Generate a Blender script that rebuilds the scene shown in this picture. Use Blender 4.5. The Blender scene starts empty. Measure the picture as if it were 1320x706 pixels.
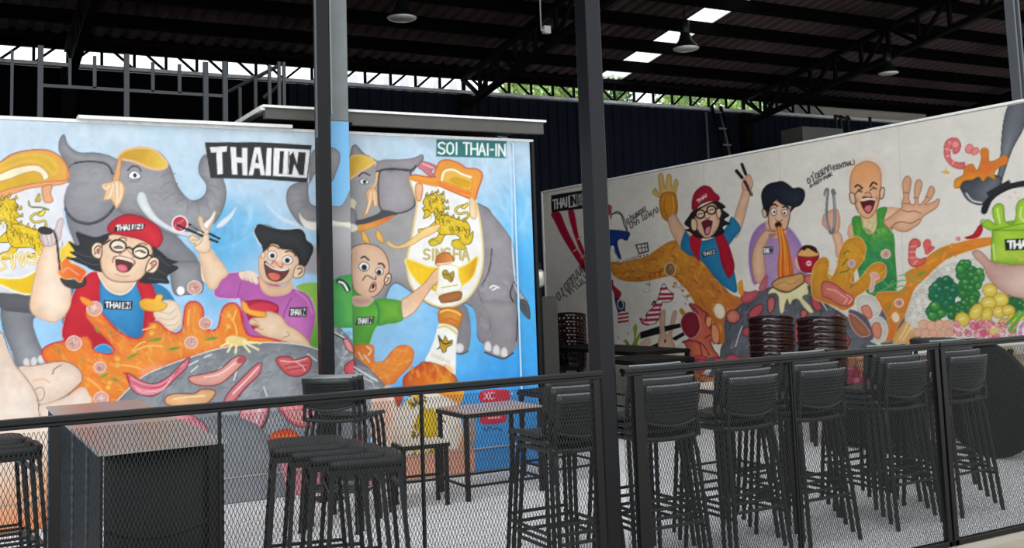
import bpy, math, random
import numpy as np
from mathutils import Vector, Matrix
random.seed(7)
C = bpy.context.scene.collection
D = bpy.data
R = math.radians

# ---------------------------------------------------------------- camera
YAW, PITCH, ROLL = R(29.1014), R(5.7171), R(1.976)
FPX, PPY, EYE = 1333.54, 236.57, Vector((0, 0, 1.46))
fw = Vector((math.sin(YAW)*math.cos(PITCH), math.cos(YAW)*math.cos(PITCH), math.sin(PITCH)))
rt0 = Vector((math.cos(YAW), -math.sin(YAW), 0))
dn0 = -(rt0.cross(fw))
rt = rt0*math.cos(ROLL) + dn0*math.sin(ROLL)
dn = -rt0*math.sin(ROLL) + dn0*math.cos(ROLL)
cam = D.cameras.new('camera')
cam.sensor_fit = 'HORIZONTAL'; cam.sensor_width = 36
cam.lens = 36*FPX/1320
cam.shift_x = 0
cam.shift_y = -(353-PPY)/1320
cam.clip_end = 300
co = D.objects.new('camera', cam); C.objects.link(co)
mw = Matrix((( rt.x, -dn.x, -fw.x, EYE.x), (rt.y, -dn.y, -fw.y, EYE.y), (rt.z, -dn.z, -fw.z, EYE.z), (0, 0, 0, 1)))
co.matrix_world = mw
bpy.context.scene.camera = co

# ---------------------------------------------------------------- light: overcast sky
w = D.worlds.new('overcast_sky'); bpy.context.scene.world = w
w.use_nodes = True
nt = w.node_tree; nt.nodes.clear()
bg = nt.nodes.new('ShaderNodeBackground'); out = nt.nodes.new('ShaderNodeOutputWorld')
bg.inputs[0].default_value = (0.90, 0.95, 1.0, 1); bg.inputs[1].default_value = 1.1
nt.links.new(bg.outputs[0], out.inputs[0])
sun = D.lights.new('veiled_sun', 'SUN'); sun.energy = 1.2; sun.angle = R(50); sun.color = (1.0, .98, .95)
so = D.objects.new('veiled_sun', sun); C.objects.link(so)
so.rotation_euler = Vector((0.66, 0.60, -0.52)).to_track_quat('-Z', 'Y').to_euler()
vs = bpy.context.scene.view_settings
vs.view_transform = 'Standard'; vs.look = 'None'; vs.gamma = 1; vs.use_curve_mapping = False
vs.exposure = 0.68

# ---------------------------------------------------------------- helpers
def lin(c):
    c = np.asarray(c, float)
    return np.where(c <= .04045, c/12.92, ((c+.055)/1.055)**2.4)
def hexc(h):
    return tuple(int(h[i:i+2], 16)/255 for i in (0, 2, 4))
def mat(name, col, rough=.5, metal=0, noise=0, scale=20, bump=0, spec=.5):
    m = D.materials.new(name); m.use_nodes = True
    n = m.node_tree.nodes; l = m.node_tree.links
    b = n['Principled BSDF']
    c = tuple(float(v) for v in lin(hexc(col)))+(1,)
    b.inputs['Base Color'].default_value = c
    b.inputs['Roughness'].default_value = rough; b.inputs['Metallic'].default_value = metal
    b.inputs['Specular IOR Level'].default_value = spec
    if noise or bump:
        tc = n.new('ShaderNodeTexCoord'); nz = n.new('ShaderNodeTexNoise')
        nz.inputs['Scale'].default_value = scale; nz.inputs['Detail'].default_value = 6
        l.new(tc.outputs['Object'], nz.inputs['Vector'])
        if noise:
            r = n.new('ShaderNodeValToRGB')
            r.color_ramp.elements[0].position = .3; r.color_ramp.elements[1].position = .7
            r.color_ramp.elements[0].color = tuple(v*(1-noise) for v in c[:3])+(1,)
            r.color_ramp.elements[1].color = tuple(min(1, v*(1+noise)) for v in c[:3])+(1,)
            l.new(nz.outputs['Fac'], r.inputs[0]); l.new(r.outputs[0], b.inputs['Base Color'])
        if bump:
            bp = n.new('ShaderNodeBump'); bp.inputs['Strength'].default_value = bump; bp.inputs['Distance'].default_value = .01
            l.new(nz.outputs['Fac'], bp.inputs['Height']); l.new(bp.outputs[0], b.inputs['Normal'])
    return m

class MB:
    def __init__(s): s.v = []; s.f = []
    def box(s, x0, x1, y0, y1, z0, z1, M=None):
        k = len(s.v)
        for z in (z0, z1):
            for x, y in ((x0, y0), (x1, y0), (x1, y1), (x0, y1)):
                p = Vector((x, y, z)); s.v.append(M @ p if M else p)
        for q in ((3, 2, 1, 0), (4, 5, 6, 7), (0, 1, 5, 4), (1, 2, 6, 5), (2, 3, 7, 6), (3, 0, 4, 7)):
            s.f.append([k+i for i in q])
        return s
    def bar(s, a, b, w, h=None, up=(0, 0, 1)):
        """rectangular bar from a to b"""
        h = h or w; a = Vector(a); b = Vector(b); d = (b-a).normalized(); u = Vector(up)
        if abs(d.dot(u)) > .98: u = Vector((0, 1, 0))
        x = d.cross(u).normalized(); u = x.cross(d)
        k = len(s.v)
        for p in (a, b):
            for i, j in ((-1, -1), (1, -1), (1, 1), (-1, 1)): s.v.append(p+x*(i*w/2)+u*(j*h/2))
        for q in ((3, 2, 1, 0), (4, 5, 6, 7), (0, 1, 5, 4), (1, 2, 6, 5), (2, 3, 7, 6), (3, 0, 4, 7)):
            s.f.append([k+i for i in q])
        return s
    def tube(s, pts, r, n=8, cap=True):
        pts = [Vector(p) for p in pts]; rr = r if isinstance(r, (list, tuple)) else [r]*len(pts)
        k = len(s.v); prev = None
        for i, p in enumerate(pts):
            d = (pts[min(i+1, len(pts)-1)]-pts[max(i-1, 0)]).normalized()
            if prev is None:
                u = Vector((0, 0, 1)) if abs(d.z) < .9 else Vector((0, 1, 0))
                prev = d.cross(u).normalized()
            x = (prev - d*prev.dot(d)).normalized(); y = d.cross(x); prev = x
            for j in range(n):
                a = 2*math.pi*j/n; s.v.append(p+x*(rr[i]*math.cos(a))+y*(rr[i]*math.sin(a)))
        for i in range(len(pts)-1):
            for j in range(n):
                a = k+i*n+j; b = k+i*n+(j+1) % n
                s.f.append([a, b, b+n, a+n])
        if cap:
            s.f.append([k+j for j in range(n)][::-1]); e = k+(len(pts)-1)*n
            s.f.append([e+j for j in range(n)])
        return s
    def lathe(s, prof, n=24, c=(0, 0, 0), M=None):
        k = len(s.v)
        for r, z in prof:
            for j in range(n):
                a = 2*math.pi*j/n; p = Vector((c[0]+r*math.cos(a), c[1]+r*math.sin(a), c[2]+z)); s.v.append(M @ p if M else p)
        for i in range(len(prof)-1):
            for j in range(n):
                a = k+i*n+j; b = k+i*n+(j+1) % n
                s.f.append([a, b, b+n, a+n])
        s.f.append([k+j for j in range(n)][::-1]); e = k+(len(prof)-1)*n
        s.f.append([e+j for j in range(n)])
        return s
    def grid(s, fn, nu, nv):
        k = len(s.v)
        for i in range(nu+1):
            for j in range(nv+1): s.v.append(Vector(fn(i/nu, j/nv)))
        for i in range(nu):
            for j in range(nv):
                a = k+i*(nv+1)+j; s.f.append([a, a+nv+1, a+nv+2, a+1])
        return s
    def build(s, name, m, parent=None, smooth=False, bevel=0, solid=0, off=0):
        me = D.meshes.new(name); me.from_pydata([tuple(v) for v in s.v], [], s.f); me.update()
        if smooth: me.polygons.foreach_set('use_smooth', [True]*len(me.polygons))
        if m: me.materials.append(m)
        o = D.objects.new(name, me); C.objects.link(o)
        if parent: o.parent = parent
        if solid:
            md = o.modifiers.new('thickness', 'SOLIDIFY'); md.thickness = solid; md.offset = off
        if bevel:
            md = o.modifiers.new('edge', 'BEVEL'); md.width = bevel; md.segments = 2; md.limit_method = 'ANGLE'; md.angle_limit = R(40)
        return o
def tag(o, label=None, cat=None, group=None, kind=None):
    if label: o['label'] = label
    if cat: o['category'] = cat
    if group: o['group'] = group
    if kind: o['kind'] = kind
    return o
def empty(name, loc, rz=0, label=None, cat=None, group=None, kind=None):
    o = D.objects.new(name, None); C.objects.link(o); o.location = loc; o.rotation_euler = (0, 0, rz)
    o.empty_display_size = .1
    return tag(o, label, cat, group, kind)
def copy_tree(o, parent=None):
    c = o.copy(); C.objects.link(c); c.parent = parent
    for ch in list(o.children):
        copy_tree(ch, c)
    return c
def stru(o, label=None): return tag(o, label, kind='structure')

M = dict(
 black=mat('black_painted_steel', '0c0d0e', .45, 0, .15, 30, .05, .25),
 blackm=mat('black_satin_steel', '080a0f', .35, 0, .12, 14, .01, .28),
 rail=mat('black_glossy_rail', '0b0c0d', .3, 0, spec=.35),
 mesh=mat('black_expanded_steel', '1d1f20', .4, .3),
 chair=mat('black_moulded_plastic', '1d2021', .45, 0, .1, 60, .08, .35),
 chairleg=mat('charcoal_tube_steel', '141617', .4, 0, spec=.35),
 vinyl=mat('black_vinyl_pad', '202122', .55, 0, .1, 90, .15, .3),
 steel=mat('brushed_steel_top', 'b5b2ae', .32, .75, .06, 8, .02),
 cab=mat('black_cabinet_sheet', '0e1010', .6, 0, .2, 6, .03, .2),
 darkwall=mat('navy_corrugated_sheet', '0c101c', .8, 0, .15, 2, 0, .1),
 blacksheet=mat('black_sheet_wall', '030305', .9, 0, .2, 2, 0, .05),
 roof=mat('aged_roof_sheet', '493c3b', .7, 0, .45, .6, 0, .15),
 purlin=mat('black_purlin_steel', '020203', .9, spec=.05),
 truss=mat('dark_truss_steel', '030304', .8, 0, .2, 10, 0, .1),
 chord=mat('pale_steel_and_lit_chord', 'b9bbbd', .5, 0, .2, 10),
 stud=mat('grey_galvanised_stud', '4c5054', .5, .1),
 column=mat('grey_painted_column', '6d7272', .5, 0, .12, 6, .05),
 beam=mat('grey_channel_beam', '45443f', .5, 0, .1, 8),
 white=mat('white_trim_paint', 'dcdcda', .5, 0, .1, 20),
 wood=mat('pale_table_board', 'c9beb0', .45, 0, .08, 14),
 brown=mat('dark_brown_plastic', '1d0b0b', .22, 0, .1, 8),
 beige=mat('taupe_wall_panel', '9b948a', .6, 0, .05, 3),
 lampg=mat('lamp_reflector', 'd5d3cb', .25, .4),
)
# ================================================================ structure
def speckle_floor():
    m = mat('speckled_concrete_floor', 'c3c4c6', .75, 0, 0)
    n = m.node_tree.nodes; l = m.node_tree.links; b = n['Principled BSDF']
    tc = n.new('ShaderNodeTexCoord'); v = n.new('ShaderNodeTexNoise'); v.inputs['Scale'].default_value = 48; v.inputs['Detail'].default_value = 3
    v2 = n.new('ShaderNodeTexNoise'); v2.inputs['Scale'].default_value = 1.3; v2.inputs['Detail'].default_value = 4
    r = n.new('ShaderNodeValToRGB'); r.color_ramp.elements[0].position = .36; r.color_ramp.elements[1].position = .62
    r.color_ramp.elements[0].color = (.42, .425, .43, 1); r.color_ramp.elements[1].color = (.95, .955, .96, 1)
    mx = n.new('ShaderNodeMixRGB'); mx.blend_type = 'MULTIPLY'; mx.inputs[0].default_value = .2
    l.new(tc.outputs['Object'], v.inputs['Vector']); l.new(tc.outputs['Object'], v2.inputs['Vector'])
    l.new(v.outputs['Fac'], r.inputs[0]); l.new(r.outputs[0], mx.inputs[1]); l.new(v2.outputs['Fac'], mx.inputs[2]); l.new(mx.outputs[0], b.inputs['Base Color'])
    return m
stru(MB().box(-6, 24, 3.83, 30, -.12, 0).build('floor', speckle_floor()), 'pale speckled concrete floor inside the hall')
stru(MB().box(-8, 26, -8, 3.83, -.14, -.02).build('floor', mat('beige_pavement', '968c7c', .85, 0, .08, 2.5, .05)), 'beige concrete pavement in front of the fence')

# roof: falls away towards the eave at Y = 14.05
SL = math.tan(R(9.2))
def rz(y): return 4.80+SL*(14.05-y)
ceil = stru(empty('ceiling', (0, 0, 0), 0, 'dark corrugated metal roof on black purlins'))
def sheet(x0, x1, y0, y1, m, name, label=None, pitch=.2):
    mb = MB(); xs = []; x = x0
    while x < x1-1e-6:
        for dx, dz in ((0, 0), (.035, .035), (.07, .035), (.105, 0)):
            if x+dx < x1: xs.append((x+dx, dz))
        x += pitch
    xs.append((x1, 0))
    for i, (a, h) in enumerate(xs):
        mb.v.append((a, y0, rz(y0)+.05+h)); mb.v.append((a, y1, rz(y1)+.05+h))
        if i: k = 2*i; mb.f.append([k-2, k, k+1, k-1])
    o = mb.build(name, m, ceil)
    if label: o['label'] = label
    return o
Y0R = 6.2  # unseen near roof edge, cut back so daylight reaches murals and floor
for a, b in ((-3.1, 1.4), (1.4, 4.2), (4.2, 7.0), (7.0, 9.46), (9.96, 12.6), (12.6, 17.4), (17.4, 23)):
    sheet(a, b, Y0R, 14.1, M['roof'], 'roof_sheet')
sk = D.materials.new('translucent_fibreglass'); sk.use_nodes = True
n = sk.node_tree.nodes; l = sk.node_tree.links; n.clear()
o1 = n.new('ShaderNodeOutputMaterial'); t1 = n.new('ShaderNodeBsdfTranslucent'); t2 = n.new('ShaderNodeBsdfTransparent'); mx = n.new('ShaderNodeMixShader')
t1.inputs[0].default_value = (.86, .84, .76, 1); t2.inputs[0].default_value = (.9, .9, .84, 1); mx.inputs[0].default_value = .5
l.new(t1.outputs[0], mx.inputs[1]); l.new(t2.outputs[0], mx.inputs[2]); l.new(mx.outputs[0], o1.inputs[0])
k = 0
ys = [14.03-.805*i for i in range(15)]
for i in range(9):
    sheet(9.46, 9.96, ys[i+1], ys[i], sk, 'skylight_panel', 'translucent skylight sheet' if i == 0 else None, .1)
for y in ys[:10]:
    mb = MB(); z = rz(y)
    mb.box(-3, 23, y-.012, y+.012, z-.13, z+.045); mb.box(-3, 23, y-.045, y+.02, z-.14, z-.125)
    mb.build('purlin', M['purlin'], ceil)
# sloping lattice rafters
for X in (-4.2, 1.4, 7.0, 12.6, 18.2):
    r = empty('roof_truss', (X, 0, 0), 0); r.parent = ceil
    def P(y, d): return (0, y, rz(y)-.15-d)
    MB().bar(P(14, 0), P(6.3, 0), .1, .07).build('chord', M['truss'], r)
    MB().bar(P(14, .45), P(6.3, .45), .1, .07).build('chord', M['truss'], r)
    yy = 14.0; s = 0
    mb = MB()
    while yy > 6.9:
        mb.bar(P(yy, 0), P(yy, .45), .05, .05)
        mb.bar(P(yy, .45 if s else 0), P(yy-.55, 0 if s else .45), .05, .05)
        yy -= .55; s = 1-s
    mb.build('web', M['truss'], r)
# eave lattice girder along the far wall
g = stru(empty('trim_1', (0, 14, 0), 0, 'lattice girder over the far wall with daylight behind it'))
MB().box(-3, 23, -.04, .04, 4.77, 4.84).build('chord', M['truss'], g)['label'] = 'dark upper chord'
MB().box(-3, 23, -.06, .05, 4.43, 4.475).build('chord', M['chord'], g)['label'] = 'lower chord, pale from daylight put into its colour'  # daylight catching this chord is put into its pale colour
x = -2.6; i = 0
while x < 14.4:
    MB().bar((x, 0, 4.45), (x, 0, 4.8), .035).build('girder_post', M['truss'], g)
    cell = (x-1.4)/5.6; fr = cell-math.floor(cell)
    a, b = (4.8, 4.46) if fr < .4999 else (4.46, 4.8)
    MB().bar((x, 0, a), (x+.4, 0, b), .03).build('girder_brace', M['truss'], g)
    x += .4; i += 1
MB().box(-3, 9.46, -.01, .09, 4.84, 4.9).box(9.96, 23, -.01, .09, 4.84, 4.9).build('eave_closure', M['purlin'], g)
# far corrugated wall
def ribwall(name, x0, x1, y, z0, z1, m, pitch=.18):
    mb = MB(); x = x0; xs = []
    while x < x1:
        for dx, dy in ((0, 0), (.1, 0), (.12, -.025), (.16, -.025)): xs.append((x+dx, y+dy))
        x += pitch
    for i, (a, b) in enumerate(xs):
        mb.v.append((a, b, z0)); mb.v.append((a, b, z1))
        if i: k = 2*i; mb.f.append([k-2, k, k+1, k-1])
    return mb.build(name, m)
stru(ribwall('wall_far', 4.3, 23, 14.1, 0, 4.44, M['darkwall']), 'dark navy corrugated sheet wall across the back of the hall')
stru(MB().box(-4, 4.3, 14.1, 14.16, 0, 4.44).build('wall_far', M['blacksheet']), 'black sheet wall behind the grey stud frame')
stru(MB().box(13.25, 17.6, 14.14, 14.2, 4.45, 5.0).build('wall_far', M['beige']), 'taupe infill panel over the far right of the navy wall')
stru(MB().box(-4.2, -4.1, 6, 14.2, 0, 6.6).build('wall_left', M['blacksheet']))
stru(MB().box(23, 23.1, 3, 14.2, 0, 7.6).build('wall_right', M['blacksheet']))
stru(MB().box(17.6, 23, 14.12, 14.2, 4.44, 5.0).build('trim_3', M['blacksheet']))

# the container body carrying the blue mural
WY = 7.587
cb = empty('container_hut', (1.7, WY, 0), 0, 'long painted container hut with a blue mural on its front', 'hut')
MB().box(-3.2, 2.72, .012, 2.6, .0, 2.69).build('body', mat('hut_side_navy', '1b222b', .6), cb)
MB().box(-3.2, 2.74, -.01, .05, 2.69, 2.712).build('top_edge', M['white'], cb)
MB().box(2.715, 2.74, -.02, .06, 0, 2.69).build('corner_post', M['black'], cb)
f = MB().box(-.88, .62, -.05, .06, 2.712, 2.735).build('flashing', M['white'], cb); f['label'] = 'long white strip lying on the top edge'
MB().tube([(2.53, -.03, 0.2), (2.53, -.03, 2.66), (2.5, .02, 2.72), (2.44, .08, 2.74)], .008).build('conduit', mat('pale_blue_conduit', 'a8cbe2', .5), cb)['label'] = 'thin vertical pipe near the right end'
MB().box(-3.2, 2.72, -.010, .0, .177, .185).build('skirting_seam', mat('painted_seam', 'a9a39e', .5), cb)

# canopy beam and slab over the hut
cp = empty('canopy_frame', (2.1, 7.5, 2.75), 0, 'grey steel channel canopy lying over the right half of the container hut', 'canopy')
MB().box(.68, 2.4, 0, .06, 0, .1).build('channel', M['beam'], cp)
MB().box(-.02, 2.42, -.02, .08, .1, .118).build('top_flange', M['white'], cp)
MB().box(-.0, .68, .0, .05, .02, .1).build('channel', M['beam'], cp)
MB().box(0, 2.35, .06, 2.2, .06, .1).build('deck', M['beam'], cp)
MB().box(-.03, .0, 0, 2.2, .08, .115).build('edge_strip', M['white'], cp)

# stud frame behind hut
sf = empty('stud_frame', (0, 10.25, 0), 0, 'open frame of grey steel studs standing behind the container hut', 'frame')
for x, w_, z1 in ((.555, .025, 3.75), (.79, .046, 3.82), (1.04, .025, 3.72), (1.255, .03, 3.76), (1.54, .046, 3.8), (1.78, .03, 3.74), (2.03, .03, 3.74), (2.28, .046, 3.78), (2.47, .046, 3.8)):
    MB().bar((x, 0, 2.0 if w_ > .045 or x < .6 else 3.45), (x, 0, z1), w_).build('stud', M['stud'], sf)
MB().bar((.79, 0, 3.45), (2.47, 0, 3.45), .03).build('rail', M['stud'], sf)
for a, b in (((2.62, .6, 3.6), (3.02, .0, 3.8)), ((2.62, .6, 2.8), (2.62, .6, 3.6)), ((2.72, .4, 2.8), (2.72, .4, 3.63)), ((2.83, .2, 2.8), (2.83, .2, 3.7)), ((2.92, 0, 2.8), (2.92, 0, 3.8)), ((3.02, 0, 2.8), (3.02, 0, 3.84)), ((3.07, 0, 2.8), (3.07, 0, 3.84)), ((2.92, .2, 3.5), (3.05, 0, 3.62))):
    MB().bar(a, b, .03).build('stud', M['stud'], sf)

# ---- columns
o = empty('steel_column', (2.635, 7.44, 0), 0, 'wide grey steel column behind the black post, lower part painted with the blue mural', 'column')
MB().box(-.085, .085, -.03, .1, 2.76, rz(7.4)-.16).build('shaft', M['column'], o, bevel=.006)
MB().box(-.085, .085, -.03, .1, 0, 2.76).build('painted_shaft', M['column'], o)
cz = rz(7.4)
o = empty('steel_post', (2.475, 7.3, 0), 0, 'slim black post standing against the blue mural', 'post')
MB().box(-.05, .05, -.04, .04, 0, rz(7.3)-.16).build('shaft', M['black'], o, bevel=.005)
MB().box(-.064, -.052, -.045, -.02, 2.6, rz(7.3)-.16).build('edge_strip', M['stud'], o)
MB().box(.052, .062, -.045, -.02, 2.78, rz(7.3)-.16).build('edge_strip', M['column'], o)
MB().box(-.1, .1, -.1, .1, 0, .012).build('base_plate', M['black'], o)
o = empty('steel_post', (2.612, 3.92, 0), 0, 'tall dark square post in the middle of the fence', 'post')
MB().box(-.04, .04, -.05, .05, -.02, rz(3.92)-.16).build('shaft', M['blackm'], o, bevel=.007)
MB().box(-.08, .08, -.085, .085, -.02, -.004).build('base_plate', M['black'], o)
o = empty('steel_post', (9.5, 6.5, 0), 0, 'dark double-edged post behind the top right corner of the white mural', 'post')
MB().box(-.05, -.025, -.05, .05, 0, rz(6.5)-.16).build('flange', M['stud'], o); MB().box(.025, .05, -.05, .05, 0, rz(6.5)-.16).build('flange', M['stud'], o)
MB().box(-.03, .03, -.01, .01, 0, rz(6.5)-.16).build('web', M['black'], o)
for X in (1.4, 7.0, 12.6):
    mb = MB().box(X-.08, X+.08, 13.9, 14.05, 0, 4.41)
    tag(mb.build('steel_post', M['truss']), {1.4: 'dark post under the eave girder behind the stud frame', 7.0: 'dark post under the eave girder above the gap between the murals', 12.6: 'dark post under the eave girder behind the leaning ladder'}[X], 'post', kind=None)
# ================================================================ fence
FY = 3.85
def expanded(x0, x1, z0, z1, parent):
    wv, hv, t, d = .0148, .036, .00105, .0006
    mb = MB(); n0 = int(x0/wv*2); n1 = int(x1/wv*2)
    nz = int((z1-z0)/hv*2)
    V = []; F = []
    for j in range(n0, n1):
        xa = j*wv/2; k = len(V)
        for i in range(nz+1):
            # strand j swings between x_j and x_j+w/2
            x = xa + (wv/2 if (i+j) % 2 else 0)
            x += (t*.9 if not (i+j) % 2 else -t*.9)
            z = z0+i*hv/2
            V += [(x-t, FY-d, z), (x+t, FY-d, z), (x+t, FY+d, z), (x-t, FY+d, z)]
            if i:
                a = k+4*(i-1); b = a+4
                F += [(a, a+1, b+1, b), (a+1, a+2, b+2, b+1), (a+2, a+3, b+3, b+2), (a+3, a, b, b+3)]
    mb.v = V; mb.f = F
    o = mb.build('expanded_mesh', M['mesh'], parent); o['kind'] = 'stuff'; return o
def fence(x0, x1, label, posts, rods, top=1.083):
    f = empty('mesh_fence', (0, 0, 0), 0, label, 'fence', None)
    MB().box(x0, x1, FY-.022, FY+.022, top-.02, top).box(x0, x1, FY-.014, FY+.014, top-.035, top-.02).build('top_rail', M['rail'], f, bevel=.003)
    MB().box(x0, x1, FY-.012, FY-.009, top-.002, top+.001).build('rail_edge', M['stud'], f)
    MB().box(x0, x1, FY-.018, FY+.018, .015, .045).build('bottom_rail', M['rail'], f, bevel=.003)
    MB().box(x0, x1, FY-.03, FY+.05, -.02, .014).build('kerb', M['beige'], f)
    for x, w_ in posts: MB().box(x-w_/2, x+w_/2, FY-.018, FY+.018, -.015, top-.035).build('fence_post', M['rail'], f, bevel=.003)
    for x in rods: MB().box(x-.005, x+.005, FY-.008, FY+.008, .045, top-.035).build('divider_rod', M['black'], f)
    expanded(x0, x1, .045, top-.035, f)
    return f
fence(-.8, 2.555, 'long black expanded-metal fence section left of the middle post, with two thin rods', [(.352, .035), (2.52, .03)], [.9, 1.695])
fence(2.67, 4.735, 'black expanded-metal fence section between the middle post and the double posts at right', [(2.745, .05), (4.715, .03)], [3.665, 3.68])
fence(4.745, 7.0, 'black expanded-metal fence section at the far right, its bottom rail in full view', [(4.765, .035)], [])

# ================================================================ bar chairs with moulded backs
def make_bar_chair():
    r = empty('bar_chair', (0, 0, 0))
    def seat(u, v):
        x = (u-.5)*.36; y = -.18+v*.37
        z = .685-.012*math.cos((u-.5)*3.1)-.02*max(0, v-.75)**1.2*3+.018*max(0, .12-v)*4
        return (x*(1-.1*v), y, z)
    MB().grid(seat, 10, 10).build('seat', M['chair'], r, True, solid=.022, off=-1)
    def back(u, v):
        x = (u-.5)*.335; t = abs(u-.5)*2
        z0 = .765-.028*(1-t**2)
        z = z0+(.94-z0)*v
        y = -.205-.035*v+.03*t**2
        return (x, y, z)
    b = MB().grid(back, 12, 6).build('backrest', M['chair'], r, True, solid=.014)
    mb = MB()
    for i in range(7):
        z = .80+i*.018; y = -.2135-.035*(z-.75)/.19
        mb.tube([(x, y-.006+.03*(abs(x)/.1675)**2, z) for x in (-.155, -.08, 0, .08, .155)], .0035, 4)
    mb.build('back_ribs', M['chair'], b)
    mb = MB(); mb.tube([(x, -.209+.03*(abs(x)/.1675)**2, .765-.028*(1-(abs(x)/.1675)**2)) for x in (-.165, -.11, -.055, 0, .055, .11, .165)], .009, 6)
    mb.build('back_rim', M['chairleg'], b)
    mb = MB(); mb.tube([(x, -.242+.03*(abs(x)/.1675)**2, .94) for x in (-.165, -.08, 0, .08, .165)], .0075, 6)
    mb.build('top_rim', mat_rim, b)
    for s in (-1, 1):
        MB().tube([(s*.16, -.15, .66), (s*.168, -.185, .70), (s*.162, -.185, .78)], .012, 6).build('back_support', M['chairleg'], r)
        MB().tube([(s*.15, -.16, .67), (s*.16, -.175, .6), (s*.188, -.228, 0)], .0125, 6).build('leg', M['chairleg'], r)
        MB().tube([(s*.14, .15, .67), (s*.152, .165, .6), (s*.18, .21, 0)], .0125, 6).build('leg', M['chairleg'], r)
        MB().tube([(s*.179, -.208, .22), (s*.171, .196, .22)], .009, 6).build('side_rung', M['chairleg'], r)
    MB().tube([(-.178, -.206, .25), (.178, -.206, .25)], .009, 6).build('footrest', M['chairleg'], r)
    MB().tube([(-.17, .192, .25), (.17, .192, .25)], .009, 6).build('footrest', M['chairleg'], r)
    return r
mat_rim = mat('grey_rim_edge', '6d7171', .35, .2)  # lighter grey along the top edge of the backrest
ORD = ['lowest', 'second lowest', 'third lowest', 'fourth lowest']
first = None
def stack_chairs(x, y, rz_, n, where, dz=.032, dy=.05, group='bar chairs stacked behind the fence'):
    global first
    d = Vector((-math.sin(rz_), math.cos(rz_)))
    for i in range(n):
        if first is None:
            first = make_bar_chair(); o = first
        else: o = copy_tree(first)
        o.location = (x+d.x*dy*i, y+d.y*dy*i, dz*i); o.rotation_euler = (0, 0, rz_)
        pos = 'topmost' if i == n-1 else ORD[i]
        tag(o, 'black bar chair, %s of the stack %s' % (pos, where), 'chair', group)
stack_chairs(2.745, 4.48, 0, 3, 'just left of the middle post')
stack_chairs(3.27, 4.48, 0, 4, 'just right of the middle post')
stack_chairs(3.82, 4.5, 0, 3, 'left of the thin fence divider')
stack_chairs(4.33, 4.5, 0, 4, 'right of the thin fence divider')
stack_chairs(5.01, 4.5, 0, 4, 'left of the double fence posts')
stack_chairs(5.56, 4.5, 0, 4, 'right of the double fence posts')
stack_chairs(2.27, 6.43, R(-42), 3, 'against the slim black post', .0, .09)

# ================================================================ backless stools
def make_stool():
    r = empty('bar_stool', (0, 0, 0))
    def pad(u, v):
        x = (u-.5)*2; y = (v-.5)*2; e = 8
        k = (abs(x)**e+abs(y)**e)**(1/e) if (x or y) else 1
        m_ = max(abs(x), abs(y)); k2 = m_/k if k else 1
        return (x*k2*.175, y*k2*.185, .715+.012*(1-m_**6))
    MB().grid(pad, 12, 12).build('seat_pad', M['vinyl'], r, True, solid=.035, off=-1)
    MB().box(-.165, .165, -.175, -.155, .655, .68).box(-.165, .165, .155, .175, .655, .68).box(-.165, -.145, -.155, .155, .655, .68).box(.145, .165, -.155, .155, .655, .68).build('seat_frame', M['chairleg'], r)
    for sx in (-1, 1):
        for sy in (-1, 1):
            MB().bar((sx*.15, sy*.16, .665), (sx*.2, sy*.21, 0), .02).build('leg', M['chairleg'], r)
    for s in (-1, 1):
        MB().bar((s*.187, -.195, .19), (s*.187, .195, .19), .014).build('side_rung', M['chairleg'], r)
        MB().bar((-.183, s*.192, .22), (.183, s*.192, .22), .014).build('footrest', M['chairleg'], r)
        MB().bar((s*.158, -.167, .58), (s*.158, .167, .58), .014).build('upper_rung', M['chairleg'], r)
    return r
stool = make_stool()
for i in range(4):
    o = stool if i == 0 else copy_tree(stool)
    o.location = (1.73-.075*i, 4.62+.04*i, .0+.022*i); o.rotation_euler = (0, 0, R(-14))
    tag(o, 'black backless padded bar stool, %s of the four nested in the centre left' % ['lowest and rightmost', 'second lowest', 'second highest', 'highest and leftmost'][i], 'stool', 'nested backless bar stools')
for i in range(3):
    o = copy_tree(stool); o.location = (.325-.04*i, 6.2+.02*i, +.02*i); o.rotation_euler = (0, 0, R(2))
    tag(o, 'black backless bar stool nested at the left edge of the picture, %s one' % ['bottom', 'middle', 'top'][i], 'stool', 'nested stools at the left edge')

# black cabinet with steel top
cb = empty('counter_cabinet', (.76, 5.2, 0), 0, 'black sheet-metal counter cabinet with a bare steel top, behind the left fence', 'cabinet')
MB().box(-.235, .235, -1.06, 1.02, .895, .905).build('steel_top', M['steel'], cb)
MB().box(-.225, -.215, -1.05, 1.0, .03, .893).build('side_panel', M['cab'], cb)
MB().box(.215, .225, -1.05, 1.0, .03, .893).build('side_panel', M['cab'], cb)
MB().grid(lambda u, v: (-.21+.38*u, -1.045+.02*math.sin(u*3.14), .05+.84*v), 10, 1).build('front_panel', M['cab'], cb, True, solid=.004)
MB().box(.165, .225, -1.056, -1.04, .03, .893).build('corner_strip', M['black'], cb)
MB().tube([(-.2+.38*t, -1.04+.02*math.sin(t*3.14)-.006, .62-.05*t*(1-t)*4) for t in [i/10 for i in range(11)]], .006, 6).build('pressed_band', M['cab'], cb)
MB().tube([(-.2+.38*t, -1.04+.02*math.sin(t*3.14)-.006, .32-.05*t*(1-t)*4) for t in [i/10 for i in range(11)]], .006, 6).build('pressed_band', M['cab'], cb)
for yy in (-.7, -.2, .4): MB().box(-.232, -.226, yy, yy+.01, .03, .893).build('panel_seam', M['stud'], cb)
for sx in (-1, 1):
    for sy in (-1, 1): MB().box(sx*.2-.02, sx*.2+.02, sy*.95-.02, sy*.95+.02, 0, .03).build('foot', M['black'], cb)

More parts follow.
